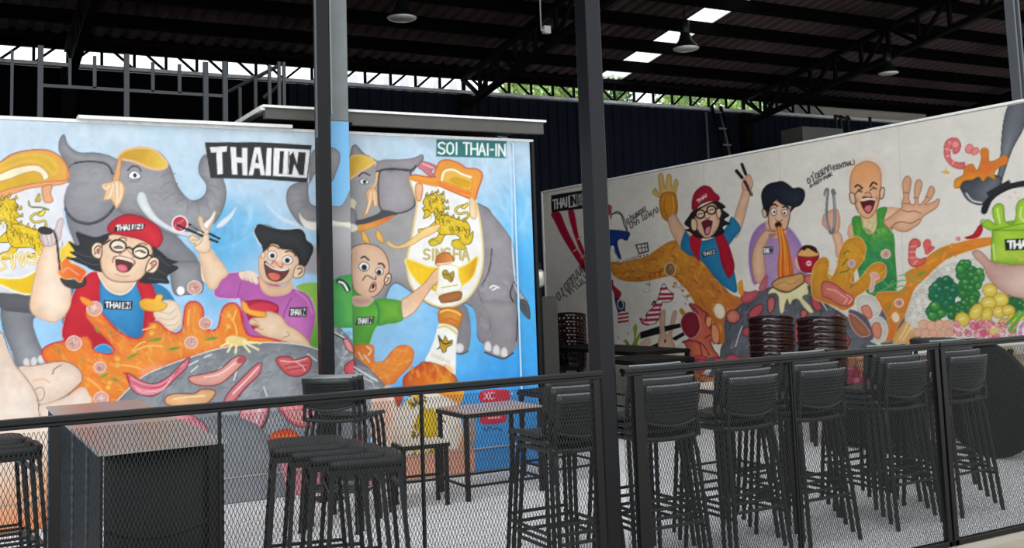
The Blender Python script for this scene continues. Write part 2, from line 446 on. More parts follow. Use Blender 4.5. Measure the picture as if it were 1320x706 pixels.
# frame tables
def frame_table(x, y, z, sx, sy, rz_, name, label, cat, top, lw=.028, rung=.12, group=None):
    r = empty(name, (x, y, 0), rz_, label, cat, group)
    MB().box(-sx/2, sx/2, -sy/2, sy/2, z-.012, z).build('table_top' if cat == 'table' else 'seat', top, r)
    mb = MB()
    for s in (-1, 1):
        mb.box(-sx/2, sx/2, s*sy/2-.012, s*sy/2+.012, z-.04, z-.012); mb.box(s*sx/2-.012, s*sx/2+.012, -sy/2, sy/2, z-.04, z-.012)
    mb.build('apron', M['black'], r)
    for a in (-1, 1):
        for b in (-1, 1): MB().box(a*(sx/2-lw/2)-lw/2, a*(sx/2-lw/2)+lw/2, b*(sy/2-lw/2)-lw/2, b*(sy/2-lw/2)+lw/2, 0, z-.04).build('leg', M['black'], r)
    for s in (-1, 1):
        MB().box(-sx/2, sx/2, s*(sy/2-.014)-.008, s*(sy/2-.014)+.008, rung, rung+.016).build('stretcher', M['black'], r)
        MB().box(s*(sx/2-.014)-.008, s*(sx/2-.014)+.008, -sy/2, sy/2, rung, rung+.016).build('stretcher', M['black'], r)
    return r
frame_table(2.93, 6.69, .43, .33, .22, R(-6), 'low_stool', 'small low stool with pale seat and black square legs, under the painted bottle', 'stool', M['wood'], .026, .17)
frame_table(3.53, 6.8, .605, .62, .46, R(0), 'cafe_table', 'black framed table with pale reddish top beside the low stool', 'table', mat('reddish_table_board', 'b59a8e', .35), .028, .09)
frame_table(4.25, 6.95, .66, .5, .5, R(0), 'cafe_table', 'black framed table half hidden behind the chair stack left of the middle post', 'table', M['cab'], .03, .1)
frame_table(5.06, 6.0, .70, .5, .45, R(0), 'cafe_table', 'pale topped table seen between two chair stacks right of the middle post', 'table', M['wood'], .03, .1)
frame_table(6.75, 9.9, .74, .7, 1.9, R(0), 'dining_table', 'long dark table standing along the far left end of the white mural', 'table', M['cab'], .04, .15)
frame_table(6.0, 8.3, .74, .7, .7, R(0), 'dining_table', 'dark square table with clutter of legs right of the middle post, before the mural', 'table', M['cab'], .04, .15)

# brown plastic barrel chairs
def make_barrel(holes=False):
    r = empty('barrel_chair', (0, 0, 0))
    A0, A1 = R(-14), R(194)
    def shell(u, v):
        a = -(A0+(A1-A0)*u); rr = .18+.022*v
        z = .44+.36*v-.05*abs(u-.5)**2*4*v
        return (rr*math.cos(a), rr*math.sin(a), z)
    mb = MB().grid(shell, 24, 8)
    if holes:
        mb.f = [f for i, f in enumerate(mb.f) if not ((i//8) % 2 == 1 and (i % 8) in (2, 3, 5, 6))]
    else: mb.f = [f for i, f in enumerate(mb.f) if (i//8, i % 8) not in ((12, 6), (13, 6))]
    mb.build('back_shell', M['brown'], r, True, solid=.012)
    MB().tube([shell(i/24, 1) for i in range(25)], .013, 6).build('rim', M['brown'], r)
    MB().lathe([(.165, .42), (.18, .43), (.18, .445), (.15, .45)], 24).build('seat', M['brown'], r, True)
    for a in (45, 135, 225, 315):
        MB().tube([(.13*math.cos(R(a)), .13*math.sin(R(a)), .43), (.18*math.cos(R(a)), .18*math.sin(R(a)), 0)], .018, 8).build('leg', M['brown'], r)
    return r
bar = make_barrel(); lat = make_barrel(True)
def barrel_stack(p, x, y, rz_, n, z0, dz, where, group, fr=True):
    for i in range(n):
        o = p if i == 0 else copy_tree(p)
        o.location = (x, y, z0+dz*i); o.rotation_euler = (0, 0, rz_)
        pos = ['lowest', 'second', 'third', 'fourth', 'fifth', 'sixth', 'seventh'][i]+(' from below' if i else '')
        if i == n-1: pos = 'topmost'
        tag(o, 'glossy brown barrel-back chair, %s in the %s' % (pos, where), 'chair', group)
b2 = copy_tree(bar)
barrel_stack(bar, 6.86, 7.42, R(-38), 6, 0, .062, 'left tall stack before the white mural', 'brown chairs of the left tall stack')
barrel_stack(b2, 6.86, 6.78, R(-38), 6, 0, .062, 'right tall stack before the white mural', 'brown chairs of the right tall stack')
barrel_stack(lat, 6.9, 11.05, R(-38), 5, 0, .08, 'perforated stack behind the long dark table', 'brown chairs behind the long dark table')

# tabletops and boxes against the right wall
o = empty('folding_table', (7.2, 5.45, 0), 0, 'large round black tabletop leaning upright against the foot of the white mural', 'table')
Mx = Matrix.Translation((0, 0, .47)) @ Matrix.Rotation(R(82), 4, 'Y')
MB().lathe([(.01, -.018), (.455, -.018), (.47, -.01), (.47, .01), (.455, .018), (.01, .018)], 48, (0, 0, 0), Mx).build('table_top', M['cab'], o, True)
MB().bar((.02, -.2, .1), (.1, -.2, .85), .03).build('folded_leg', M['black'], o); MB().bar((.02, .2, .1), (.1, .2, .85), .03).build('folded_leg', M['black'], o)
o = empty('storage_bench', (6.98, 6.35, 0), 0, 'dark low bench standing at the wall between the brown chairs and the leaning round tabletop', 'bench')
MB().box(-.2, .2, -.42, .42, .46, .5).build('bench_top', M['cab'], o)
MB().box(-.18, .18, -.4, .4, .05, .46).build('body', M['cab'], o)
for s in (-1, 1): MB().box(-.17, .17, s*.36-.02, s*.36+.02, 0, .05).build('foot', M['black'], o)
o = empty('round_stool', (6.15, 5.02, 0), 0, 'tall stool with a round black top showing just above the rail at right', 'stool')
MB().lathe([(.13, .955), (.155, .965), (.16, .99), (.15, 1.0), (.01, 1.003)], 28).build('seat', M['vinyl'], o, True)
MB().lathe([(.15, .93), (.15, .955)], 28).build('seat_frame', M['chairleg'], o)
for a in (45, 135, 225, 315):
    MB().tube([(.12*math.cos(R(a)), .12*math.sin(R(a)), .94), (.2*math.cos(R(a)), .2*math.sin(R(a)), 0)], .014, 8).build('leg', M['chairleg'], o)
MB().tube([(.175*math.cos(R(a)), .175*math.sin(R(a)), .25) for a in range(0, 361, 15)], .009, 6).build('foot_ring', M['chairleg'], o)

# ================================================================ lamps and small fittings overhead
def pendant(x, y, z, label, rod, sc=1.0):
    o = empty('pendant_lamp', (x, y, z), 0, label, 'lamp')
    MB().lathe([(.05*sc, .2*sc), (.07*sc, .17*sc), (.09*sc, .1*sc), (.17*sc, .01*sc), (.18*sc, 0)], 28).build('lamp_shade', M['black'], o, True)
    MB().lathe([(.175*sc, -.004), (.165*sc, -.02*sc), (.12*sc, -.035*sc), (.02, -.04*sc)], 28).build('diffuser', M['lampg'], o, True)
    MB().lathe([(.06*sc, .19*sc), (.065*sc, .2*sc), (.065*sc, .36*sc), (.03*sc, .38*sc)], 16).build('housing', M['black'], o, True)
    MB().tube([(0, 0, .37*sc), (0, 0, rod)], .008, 6).build('rod', M['purlin'], o)
pendant(4.72, 11.0, 4.66, 'round pendant lamp hanging left of centre near the top edge', .55)
pendant(8.52, 10.5, 4.50, 'bell-shaped pendant lamp hanging before the skylight strip', .80)
pendant(12.31, 10.5, 4.44, 'small pale pendant lamp hanging at the far right of the dark roof', .85, .85)
o = empty('hanging_fitting', (6.32, 10.5, 4.54), 0, 'thin hanging rod with a small pale bracket under the dark roof', 'fitting')
MB().tube([(0, 0, 0), (0, 0, .84)], .008, 6).build('rod', M['chord'], o)
MB().box(.03, .12, -.03, .03, -.04, .05).tube([(0, 0, 0), (.06, 0, -.02)], .015, 6).build('bracket', M['chord'], o)
ld = empty('ladder', (11.9, 13.62, 0), 0, 'metal ladder leaning on the navy wall above the white mural', 'ladder')
for s in (-1, 1): MB().bar((s*.2-.03, -1.1, 0), (s*.1, .3, 4.5), .04).build('rail', M['truss'], ld)
for i in range(15):
    t = (i+.6)/15; MB().bar((-.2*(1-t)-.1*t, -1.1+1.4*t, 4.5*t), (.2*(1-t)+.1*t, -1.1+1.4*t, 4.5*t), .03).build('rung', M['stud'], ld)
for dx in (-.55, .55):
    tag(MB().bar((11.9+dx*1.1, 13.5, 0), (11.9+dx*.3, 14.0, 4.4), .03).build('prop_bar', M['stud']), 'thin slanting bar %s of the leaning ladder' % ('left' if dx < 0 else 'right'), 'bar')
o = empty('equipment_box', (13.1, 12.6, 3.55), 0, 'grey box unit on a bracket seen over the top edge of the white mural', 'equipment')
MB().box(-.5, .45, 0, .5, .0, .42).build('casing', M['beam'], o); MB().box(-.55, .5, 0, .5, -3.55, 0).build('plinth', M['blacksheet'], o)
for x in (.5, .62, .8, 1.35): MB().bar((x, .2, -.2), (x, .2, .7), .04).build('bracket', M['black'], o)
MB().bar((.5, .2, .68), (.85, .2, .64), .04).bar((1.2, .2, .5), (1.5, .2, .5), .04).build('bracket', M['black'], o)
o = empty('wall_lamp', (5.35, 9.1, 0), 0, 'small white lamp on a dark stand in the narrow gap between the two murals', 'lamp')
MB().box(-.02, .02, 0, .04, 0, 1.7).build('stand', M['black'], o); MB().lathe([(.02, 1.45), (.05, 1.48), (.05, 1.6), (.02, 1.63)], 12).build('diffuser', M['lampg'], o, True)
MB().box(.12, .5, .5, .55, 0, 1.35).build('side_board', M['beam'], o)

# ================================================================ beyond the hall
apt = empty('apartment_building', (27, 62, 0), 0, 'pale high-rise apartment block seen through the gap under the roof', 'building')
MB().box(-4.5, 6.2, 0, 8, 0, 17.5).build('wall', mat('pale_facade', 'e6e4e4', .8), apt)
wm = mat('pale_window', 'b9b6bb', .3)
win = MB().box(-.28, .28, -.06, .05, 0, .75).build('window', wm, apt)
for i in range(9):
    for j in range(3):
        o = win if (i == 0 and j == 0) else win.copy()
        if o is not win: C.objects.link(o); o.parent = apt
        o.location = (-3.9+i*1.18, -.02, 13.3+j*1.35)
bt = empty('apartment_building', (6, 70, 0), 0, 'distant white building behind the bright gap at the upper left', 'building')
MB().box(-9, 7, 0, 8, 0, 17.2).build('wall', mat('white_facade', 'f0f1f3', .8), bt)
lm = [mat('leaf_green', '7f9a4e', .6, 0, .35, 1.2), mat('leaf_dark', '4f6e36', .6, 0, .35, 1.5)]
tm = mat('bark', '5b4b3a', .8)
rng = np.random.default_rng(3)
def tree(x, y, h, r, m, label):
    t = empty('tree', (x, y, 0), 0, label, 'tree', 'trees beyond the hall')
    N = 2600
    d = rng.normal(size=(N, 3)); d /= np.linalg.norm(d, axis=1)[:, None]
    lob = 1+.18*np.sin(d[:, 0]*7+x)*np.cos(d[:, 2]*6+y)
    p = d*(rng.uniform(.55, 1, (N, 1))**.6)*r*lob[:, None]*[1, 1, .85]+[0, 0, h-r*.8]
    a = rng.normal(size=(N, 3)); a /= np.linalg.norm(a, axis=1)[:, None]
    b = np.cross(a, rng.normal(size=(N, 3))); b /= np.linalg.norm(b, axis=1)[:, None]
    s = .22
    V = np.stack([p-a*s, p+b*s*.5, p+a*s, p-b*s*.5], 1).reshape(-1, 3)
    mb = MB(); mb.v = V.tolist(); mb.f = np.arange(4*N).reshape(N, 4).tolist()
    c = mb.build('crown', m, t); c['kind'] = 'stuff'
    MB().tube([(0, 0, 0), (.1, 0, h*.4), (0, 0, h-r)], [.3, .22, .12], 8).build('trunk', tm, t)
tree(27.0, 45, 12.6, 2.9, lm[0], 'light green tree right of the pale apartment block')
tree(32.3, 49, 13.4, 2.9, lm[1], 'darker tree in the gap left of the middle post')
tree(42, 50, 14.8, 3.4, lm[0], 'tree in the gap right of the skylight end')
tree(48.3, 57, 16.0, 3.2, lm[1], 'darker tree in the gap above the ladder')
tree(53.5, 50, 14.8, 3.4, lm[0], 'tree at the right end of the gap beside the taupe panel')
# ================================================================ mural painter
Mw = np.array([[*rt], [*dn], [*fw]]); Cw = np.array([*EYE])
def photo_px(P):
    """where a wall point was measured in the reference (artwork is traced in these numbers, then stays on the wall)"""
    v = (P-Cw) @ Mw.T
    return FPX*v[..., 0]/v[..., 2]+660, FPX*v[..., 1]/v[..., 2]+PPY
def catmull(p, closed, n=5):
    p = np.array(p, float); N = len(p); o = []
    for i in range(N if closed else N-1):
        if closed: a, b, c, d = p[(i-1) % N], p[i], p[(i+1) % N], p[(i+2) % N]
        else: a, b, c, d = p[max(i-1, 0)], p[i], p[i+1], p[min(i+2, N-1)]
        for t in np.linspace(0, 1, n, endpoint=False):
            o.append(.5*((2*b)+(c-a)*t+(2*a-5*b+4*c-d)*t*t+(3*b-a-3*c+d)*t**3))
    if not closed: o.append(p[-1])
    return np.array(o)
KR = {}
class Art:
    def __init__(s, axis, val, u0, u1, du, z0, z1, dz):
        s.us = np.arange(u0, u1+du/2, du); s.zs = np.arange(z0, z1+dz/2, dz)
        U, Z = np.meshgrid(s.us, s.zs)
        P = np.empty(U.shape+(3,))
        P[..., axis] = val; P[..., 1-axis] = U; P[..., 2] = Z
        s.P = P; s.x, s.y = photo_px(P)
        s.x = s.x.astype(np.float32); s.y = s.y.astype(np.float32)
        s.col = np.ones(U.shape+(3,), np.float32); s.id = np.zeros(U.shape, np.int16); s.cur = 0
        s.t = (0, 0, 1); s.fn = np.float32
        gx = np.abs(np.gradient(s.x)[0])+np.abs(np.gradient(s.x)[1]); s.res = 1.0
        s.rng = np.random.default_rng(11)
    def K(s, x0, y0, sc): s.t = (x0, y0, sc)
    def pts(s, q):
        if isinstance(q, str): q = [tuple(map(float, a.split(','))) for a in q.split()]
        return np.array(q, float)/s.t[2]+[s.t[0], s.t[1]]
    def sel(s, x0, x1, y0, y1):
        m = (s.x > x0) & (s.x < x1) & (s.y > y0) & (s.y < y1)
        r = np.where(m.any(1))[0]; c = np.where(m.any(0))[0]
        if not len(r): return None
        return slice(r[0], r[-1]+1), slice(c[0], c[-1]+1)
    def segdist(s, X, Y, p, closed):
        d = np.full(X.shape, 1e9, np.float32); ins = np.zeros(X.shape, bool); tt = None
        n = len(p)
        for i in range(n if closed else n-1):
            a = p[i]; b = p[(i+1) % n]; e = b-a; L = e@e
            if L < 1e-9: continue
            qx = X-s.fn(a[0]); qy = Y-s.fn(a[1])
            t = np.clip((qx*s.fn(e[0])+qy*s.fn(e[1]))/s.fn(L), 0, 1)
            dd = (qx-t*s.fn(e[0]))**2+(qy-t*s.fn(e[1]))**2
            np.minimum(d, dd, out=d)
            if closed and a[1] != b[1]:
                c = ((a[1] > Y) != (b[1] > Y)) & (X < s.fn(e[0])*(Y-s.fn(a[1]))/s.fn(e[1])+s.fn(a[0]))
                ins ^= c
        return np.sqrt(d), ins
    def blend(s, sl, al, c, setid=True):
        s.col[sl] = s.col[sl]*(1-al[..., None])+np.asarray(c, np.float32)*al[..., None]
        if setid: s.id[sl] = np.where(al > .5, s.cur, s.id[sl])
    def F(s, q, col, g=None, o=None, w=1.2, sh=None, sm=True, soft=.5, a=1, nz=.03, raw=False):
        """filled shape. g=(col2,x0,y0,x1,y1) gradient; o=outline colour; sh=(colour,width) rim shading"""
        p = q if raw else s.pts(q)
        if sm: p = catmull(p, True)
        m = w+soft+1
        sl = s.sel(p[:, 0].min()-m, p[:, 0].max()+m, p[:, 1].min()-m, p[:, 1].max()+m)
        if sl is None: return
        X, Y = s.x[sl], s.y[sl]; d, ins = s.segdist(X, Y, p, True); sd = np.where(ins, -d, d)
        c = np.broadcast_to(np.array(hexc(col), np.float32), X.shape+(3,)).copy()
        if g:
            e = np.array([[g[1], g[2]], [g[3], g[4]]], float)/s.t[2]+[s.t[0], s.t[1]]
            v = e[1]-e[0]; t = np.clip(((X-e[0][0])*v[0]+(Y-e[0][1])*v[1])/(v@v), 0, 1).astype(np.float32)[..., None]
            c = c*(1-t)+np.array(hexc(g[0]), np.float32)*t
        if sh:
            k = np.exp(-np.maximum(-sd, 0)/sh[1])[..., None]*.85; c = c*(1-k)+np.array(hexc(sh[0]), np.float32)*k
        al = np.clip(.5-sd/(2*soft), 0, 1).astype(np.float32)*a
        if nz: c = c*(1+nz*s.brush[sl][..., None])
        s.blend(sl, al, c)
        if o:
            al = np.clip(.5-(d-w/2), 0, 1).astype(np.float32)*a; s.blend(sl, al*.9, hexc(o))
    def L(s, q, col, w=1.2, sm=True, a=1, soft=.5, closed=False, raw=False):
        p = q if raw else s.pts(q)
        if sm and len(p) > 2: p = catmull(p, closed)
        m = w+soft+1
        sl = s.sel(p[:, 0].min()-m, p[:, 0].max()+m, p[:, 1].min()-m, p[:, 1].max()+m)
        if sl is None: return
        d, _ = s.segdist(s.x[sl], s.y[sl], p, closed)
        al = np.clip(.5-(d-w/2)/(2*soft), 0, 1).astype(np.float32)*a; s.blend(sl, al, hexc(col))
    def E(s, x, y, rx, ry, col, rot=0, **k):
        t = np.linspace(0, 2*math.pi, 14, endpoint=False); c_, s_ = math.cos(R(rot)), math.sin(R(rot))
        s.F([(x+rx*math.cos(v)*c_-ry*math.sin(v)*s_, y+rx*math.cos(v)*s_+ry*math.sin(v)*c_) for v in t], col, **k)
    def T(s, txt, x0, y0, x1, y1, hx, hy, col, w, gap=.25, a=1):
        """stroke lettering: top-left (x0,y0), top-right (x1,y1), (hx,hy) = down vector"""
        adv = [FW.get(c, 1) for c in txt]; tot = sum(adv)+gap*(len(txt)-1); u = 0
        for c, ad in zip(txt, adv):
            for pl in FONT.get(c, []):
                pp = [(x0+(x1-x0)*(u+ad*a_)/tot+hx*b_, y0+(y1-y0)*(u+ad*a_)/tot+hy*b_) for a_, b_ in pl]
                s.L(pp, col, w, sm=False, a=a)
            u += ad+gap
    def meatball(s, x, y, r):
        s.E(x, y, r, r*.95, 'd9a79a', o='f4e2dc', w=1.2, sh=('b98479', 2))
        for i in range(4):
            an = s.rng.uniform(0, 6.3); rr = r*.5
            s.L([(x+rr*math.cos(an), y+rr*math.sin(an)), (x, y+r*.1), (x+rr*math.cos(an+1.2), y+rr*math.sin(an+1.2))], s.rng.choice(['a8655c', 'f6e6e0']), .9, a=.8)
    def splash(s, box, n, cols, ln, w=1, ang=0, clip=None, a=.5):
        """loose brush strokes scattered over a box (only where the current figure already lies)"""
        x0, y0, x1, y1 = box
        for _ in range(n):
            x, y = s.rng.uniform(x0, x1), s.rng.uniform(y0, y1); an = R(ang)+s.rng.normal()*.5; L_ = ln*s.rng.uniform(.5, 1.3)
            px = s.pts([(x, y)])[0]
            if clip is not None:
                k = s.sel(px[0]-1, px[0]+1, px[1]-1, px[1]+1)
                if k is None or s.id[k].flat[0] != clip: continue
            c, s_ = math.cos(an), math.sin(an)
            s.L([(x-c*L_/2, y-s_*L_/2), (x+s_*L_*.08, y-c*L_*.08), (x+c*L_/2, y+s_*L_/2)], s.rng.choice(cols), w*s.rng.uniform(.7, 1.3), a=a, soft=.5+w*.4)
    def fbm(s):
        H, W = s.x.shape; o = np.zeros((H, W), np.float32)
        r = np.random.default_rng(5)
        for k, am in ((6, .5), (14, .5), (40, .5), (90, .35)):
            gr = r.normal(size=(k+2, k*2+2)); yy = np.linspace(0, k, H); xx = np.linspace(0, k*2, W)
            yi = np.minimum(yy.astype(int), k); xi = np.minimum(xx.astype(int), 2*k)
            fy = (yy-yi)[:, None]; fx = (xx-xi)[None]; fy = fy*fy*(3-2*fy); fx = fx*fx*(3-2*fx)
            g0 = gr[yi][:, xi]*(1-fx)+gr[yi][:, xi+1]*fx; g1 = gr[yi+1][:, xi]*(1-fx)+gr[yi+1][:, xi+1]*fx
            o += am*(g0*(1-fy)+g1*fy)
        s.brush = o
    def build(s, parts, parent, m, wy, axis, off):
        """one child mesh per painted figure"""
        H, W = s.x.shape
        P = s.P.reshape(-1, 3).copy(); P -= np.array(parent.location); 
        c = lin(np.clip(s.col, 0, 1)).reshape(-1, 3)*.82
        i, j = np.meshgrid(np.arange(H-1), np.arange(W-1), indexing='ij')
        a = (i*W+j).ravel(); q = np.stack([a, a+1, a+W+1, a+W], 1)
        if axis == 0: q = q[:, ::-1]
        ids = s.id[:-1, :-1].ravel()
        for k, (name, label) in parts.items():
            f = q[ids == k]
            if not len(f): continue
            u, inv = np.unique(f, return_inverse=True); inv = inv.reshape(f.shape)
            me = D.meshes.new(name); me.vertices.add(len(u)); me.vertices.foreach_set('co', P[u].astype(np.float32).ravel())
            me.loops.add(inv.size); me.loops.foreach_set('vertex_index', inv.astype(np.int32).ravel())
            me.polygons.add(len(f)); me.polygons.foreach_set('loop_start', np.arange(0, inv.size, 4, dtype=np.int32))
            try: me.polygons.foreach_set('loop_total', np.full(len(f), 4, np.int32))
            except Exception: pass
            me.update(calc_edges=True)
            at = me.color_attributes.new('paint', 'FLOAT_COLOR', 'POINT')
            at.data.foreach_set('color', np.concatenate([c[u], np.ones((len(u), 1))], 1).astype(np.float32).ravel())
            me.materials.append(m)
            o = D.objects.new(name, me); C.objects.link(o); o.parent = parent
            if label: o['label'] = label
FONT = {
 'T': [[(0, 0), (1, 0)], [(.5, 0), (.5, 1)]], 'H': [[(0, 0), (0, 1)], [(1, 0), (1, 1)], [(0, .5), (1, .5)]],
 'A': [[(0, 1), (.5, 0), (1, 1)], [(.2, .65), (.8, .65)]], 'I': [[(.5, 0), (.5, 1)]], 'N': [[(0, 1), (0, 0), (1, 1), (1, 0)]],
 'S': [[(1, .12), (.6, 0), (.15, .08), (0, .25), (.2, .45), (.8, .58), (1, .78), (.8, .95), (.4, 1), (0, .88)]],
 'O': [[(.5, 0), (.1, .15), (0, .5), (.1, .85), (.5, 1), (.9, .85), (1, .5), (.9, .15), (.5, 0)]], '-': [[(.1, .5), (.9, .5)]],
 'G': [[(1, .15), (.6, 0), (.15, .15), (0, .5), (.15, .85), (.6, 1), (1, .85), (1, .55), (.6, .55)]],
 'C': [[(1, .15), (.6, 0), (.15, .15), (0, .5), (.15, .85), (.6, 1), (1, .85)]], 'E': [[(1, 0), (0, 0), (0, 1), (1, 1)], [(0, .5), (.8, .5)]],
 'R': [[(0, 1), (0, 0), (.8, .05), (1, .25), (.8, .48), (0, .52)], [(.4, .52), (1, 1)]], 'X': [[(0, 0), (1, 1)], [(1, 0), (0, 1)]], 'L': [[(0, 0), (0, 1), (1, 1)]],
 'M': [[(0, 1), (.1, 0), (.5, .6), (.9, 0), (1, 1)]], 'K': [[(0, 0), (0, 1)], [(1, 0), (0, .55), (1, 1)]], 'Y': [[(0, 0), (.5, .5), (1, 0)], [(.5, .5), (.5, 1)]],
 'P': [[(0, 1), (0, 0), (.8, .05), (1, .25), (.8, .5), (0, .52)]], '(': [[(.9, -.1), (.3, .3), (.3, .7), (.9, 1.1)]], ')': [[(.1, -.1), (.7, .3), (.7, .7), (.1, 1.1)]],
 # Thai letters, drawn with strokes
 'อ': [[(.25, .5), (.1, .3), (.5, .05), (.95, .3), (.95, .9), (.5, 1), (.1, .9), (.1, .6)]], 'ร': [[(.9, 0), (.3, .1), (.8, .35), (.8, 1), (.5, .9)]],
 '่': [[(.5, -.45), (.5, -.2)]], 'ย': [[(.3, .05), (.05, .2), (.4, .45), (.1, .6), (.1, 1), (.95, 1), (.95, 0)]], 'ม': [[(.2, 0), (.2, .95), (.9, .95), (.9, 0)], [(.2, .95), (0, .8)]],
 'า': [[(.1, .25), (.5, 0), (.8, .3), (.8, 1)]], 'ก': [[(.1, 1), (.1, .5), (.3, .35), (.1, .25), (.5, 0), (.95, .25), (.95, 1)]], 'ป': [[(.1, .05), (.1, 1), (.95, 1), (.95, -.35)]],
 'น': [[(.15, 0), (.15, 1), (.75, .75), (.95, 1)], [(.95, 0), (.95, 1)]], 'ผ': [[(.1, 0), (.1, 1), (.5, .4), (.9, 1), (.9, 0)]], 'ู': [[(.3, 1.2), (.6, 1.2), (.6, 1.4)]], 'ท': [[(.15, 0), (.15, 1), (.6, .1), (.9, .2), (.9, 1)]],
 'ไ': [[(.8, -.3), (.3, -.3), (.6, 0), (.6, 1)]],
}
FW = {'I': .35, '-': .5, ' ': .5, '่': .05, 'ู': .05, '(': .5, ')': .5, 'M': 1.15, 'า': .6, 'ไ': .6}
def thai_in(A, q, box='17181a', ink='f2f2f2', w=1.0, k=1.0):
    """the THAI IN badge in a four-corner box q (tl, tr, br, bl)"""
    tl, tr, br, bl = [np.array(v, float) for v in q]
    A.F([tuple(tl), tuple(tr), tuple(br), tuple(bl)], box, sm=False)
    def at(u, v): return tuple(tl*(1-u)*(1-v)+tr*u*(1-v)+br*u*v+bl*(1-u)*v)
    def word(t, u0, u1, v0, v1, col, ww):
        a = at(u0, v0); b = at(u1, v0); c = at(u0, v1)
        A.T(t, a[0], a[1], b[0], b[1], c[0]-a[0], c[1]-a[1], col, ww)
    word('THAI', .06, .59, .2, .82, ink, w)
    A.F([at(.64, .12), at(.95, .12), at(.95, .9), at(.64, .9)], ink, sm=False)
    word('IN', .70, .9, .24, .78, box, w)
# ================================================================ blue mural on the hut
RX = 7.4
LEFT_PARTS = {0: ('painted_sky', None), 1: ('painted_elephant', 'grey elephant at the left with raised trunk and gold cap'), 2: ('painted_elephant', 'grey elephant at the right seen from the side'),
 3: ('painted_man', 'laughing long-haired man in red cap and round glasses'), 4: ('painted_man', 'grinning black-haired man in purple shirt'), 5: ('painted_man', 'bald surprised man in green shirt'),
 6: ('painted_soup', 'orange soup splash with meatballs'), 7: ('painted_hot_stone', 'grey hot stone with slices of red meat'), 8: ('painted_bottle', 'amber bottle with white label'),
 9: ('painted_banner', 'black banner with white block letters'), 10: ('painted_sign', 'green street sign with white letters'), 11: ('painted_hand', 'huge pale hand in the lower left'),
 12: ('painted_saddle_cloth', 'white cloth with yellow lion on the left elephant'), 13: ('painted_saddle_cloth', 'white cloth with yellow lion on the right elephant'), 14: ('painted_notice', 'small red and white lettering near the floor')}
A = AL = Art(1, WY-.004, -.75, 4.405, .0068, .005, 2.69, .0068)
A.fbm()
# sky
H, W = A.x.shape
t = np.clip((A.y-160)/330, 0, 1)[..., None]; s_ = np.clip((A.x-380)/320, 0, 1)[..., None]
top = np.array([.78, .84, .885]); low = np.array([.56, .78, .96]); rlow = np.array([.20, .62, .93])
A.col[:] = (top*(1-t)+(low*(1-s_)+rlow*s_)*t)*(1+.03*A.brush[..., None])
A.K(0, 0, 1)
for x, y, rx, ry, c in ((300, 300, 50, 40, '68b4e2'), (278, 330, 24, 60, '5aaede'), (60, 420, 60, 50, '9fcbf0'), (670, 330, 30, 90, '6fc2f0'), (672, 430, 34, 120, '3fa9ea'), (640, 540, 70, 80, '3b98e0'), (500, 420, 60, 60, '9accee'), (600, 420, 30, 60, '62b6ec'), (215, 210, 40, 60, 'bcd3e2')):
    A.E(x, y, rx, ry, c, soft=18, a=.75)
A.splash((0, 155, 700, 330), 160, ['dfe9f0', 'c3dced', 'aed3ee'], 44, 4, 85, a=.16)
for y in (300, 350): A.splash((440, 170, 690, y), 60, ['e6eef3', 'b5d9f0'], 34, 4, 88, a=.22)

# ---- left elephant
A.cur = 1; GR, GD, GL = '9b9a9e', '5d5e63', 'b5b3b6'
A.K(0, 150, 3.53)
A.F('300,240 290,330 300,460 330,560 360,640 420,700 560,720 700,706 760,640 790,706 905,706 895,640 850,590 800,540 720,500 600,450 500,300', '85848a', sh=('6a6a70', 10), sm=True)
A.K(0, 340, 3.53)
A.F('770,20 790,135 850,142 920,130 925,60 905,-10 780,-10', GR, sh=(GD, 8)); A.E(822, 122, 18, 20, 'f3f1ef'); 
A.F('0,190 10,290 45,380 80,468 150,470 195,442 200,410 170,340 150,260 190,225 260,200 330,150 200,60 0,60', '84858a', g=('9a9ca2', 60, 200, 120, 420), sh=(GD, 8))
A.F('0,100 0,200 90,220 200,225 270,205 240,150 120,130', '5f6065', sh=('4a4a50', 8))
for x, y in ((120, 447), (154, 443), (186, 434)): A.E(x, y, 15, 20, 'eceaea', sh=('bdbbbd', 4))
A.K(0, 150, 3.53)
A.F('300,210 268,150 275,100 293,85 310,130 360,165 430,165 500,180 540,200 560,160 640,140 720,160 770,220 800,300 830,350 870,382 910,375 935,350 940,310 910,265 905,225 925,180 960,180 985,220 1020,300 1028,360 1010,430 970,490 900,530 810,540 740,520 640,450 560,440 520,390 440,300 330,260', GR, g=('a3a2a4', 600, 250, 1000, 400), o='66666b', w=1.3, sh=('6d6d72', 9))
A.F('285,120 300,180 370,215 470,215 500,250 520,240 540,200 480,175 420,172 350,165 310,135', 'a09fa3', sh=('77777c', 7))
A.F('320,225 300,280 292,350 300,420 340,465 400,483 450,470 500,430 530,380 540,310 510,250 480,215 420,205 360,208', '97969a', o='55565a', w=1.8, sh=('7e7d84', 12), g=('a8a7aa', 420, 330, 500, 200))
A.L('510,262 500,232 470,212 400,205 340,212', '2e2f33', 1.8)
A.L('296,420 330,468 395,490 455,475 500,440 530,395', '3c3d42', 2.6)
for q in ('735,275 770,255 800,262', '730,330 765,300 810,305', '740,385 790,350 830,362', '800,400 830,375 850,380', '850,440 855,400 850,385', '905,440 900,400 890,385', '950,420 940,380 925,365', '985,380 965,345 945,335', '1000,330 970,315 950,310'): A.L(q, '6f6e73', 1.2, a=.7)
A.splash((600, 250, 1000, 470), 90, ['a9a8ab', '7d7c81', 'b7b5b8'], 30, 2, 30, clip=1, a=.25)
A.splash((310, 230, 520, 460), 60, ['9a999c', '807f84'], 50, 2.5, 0, clip=1, a=.25)
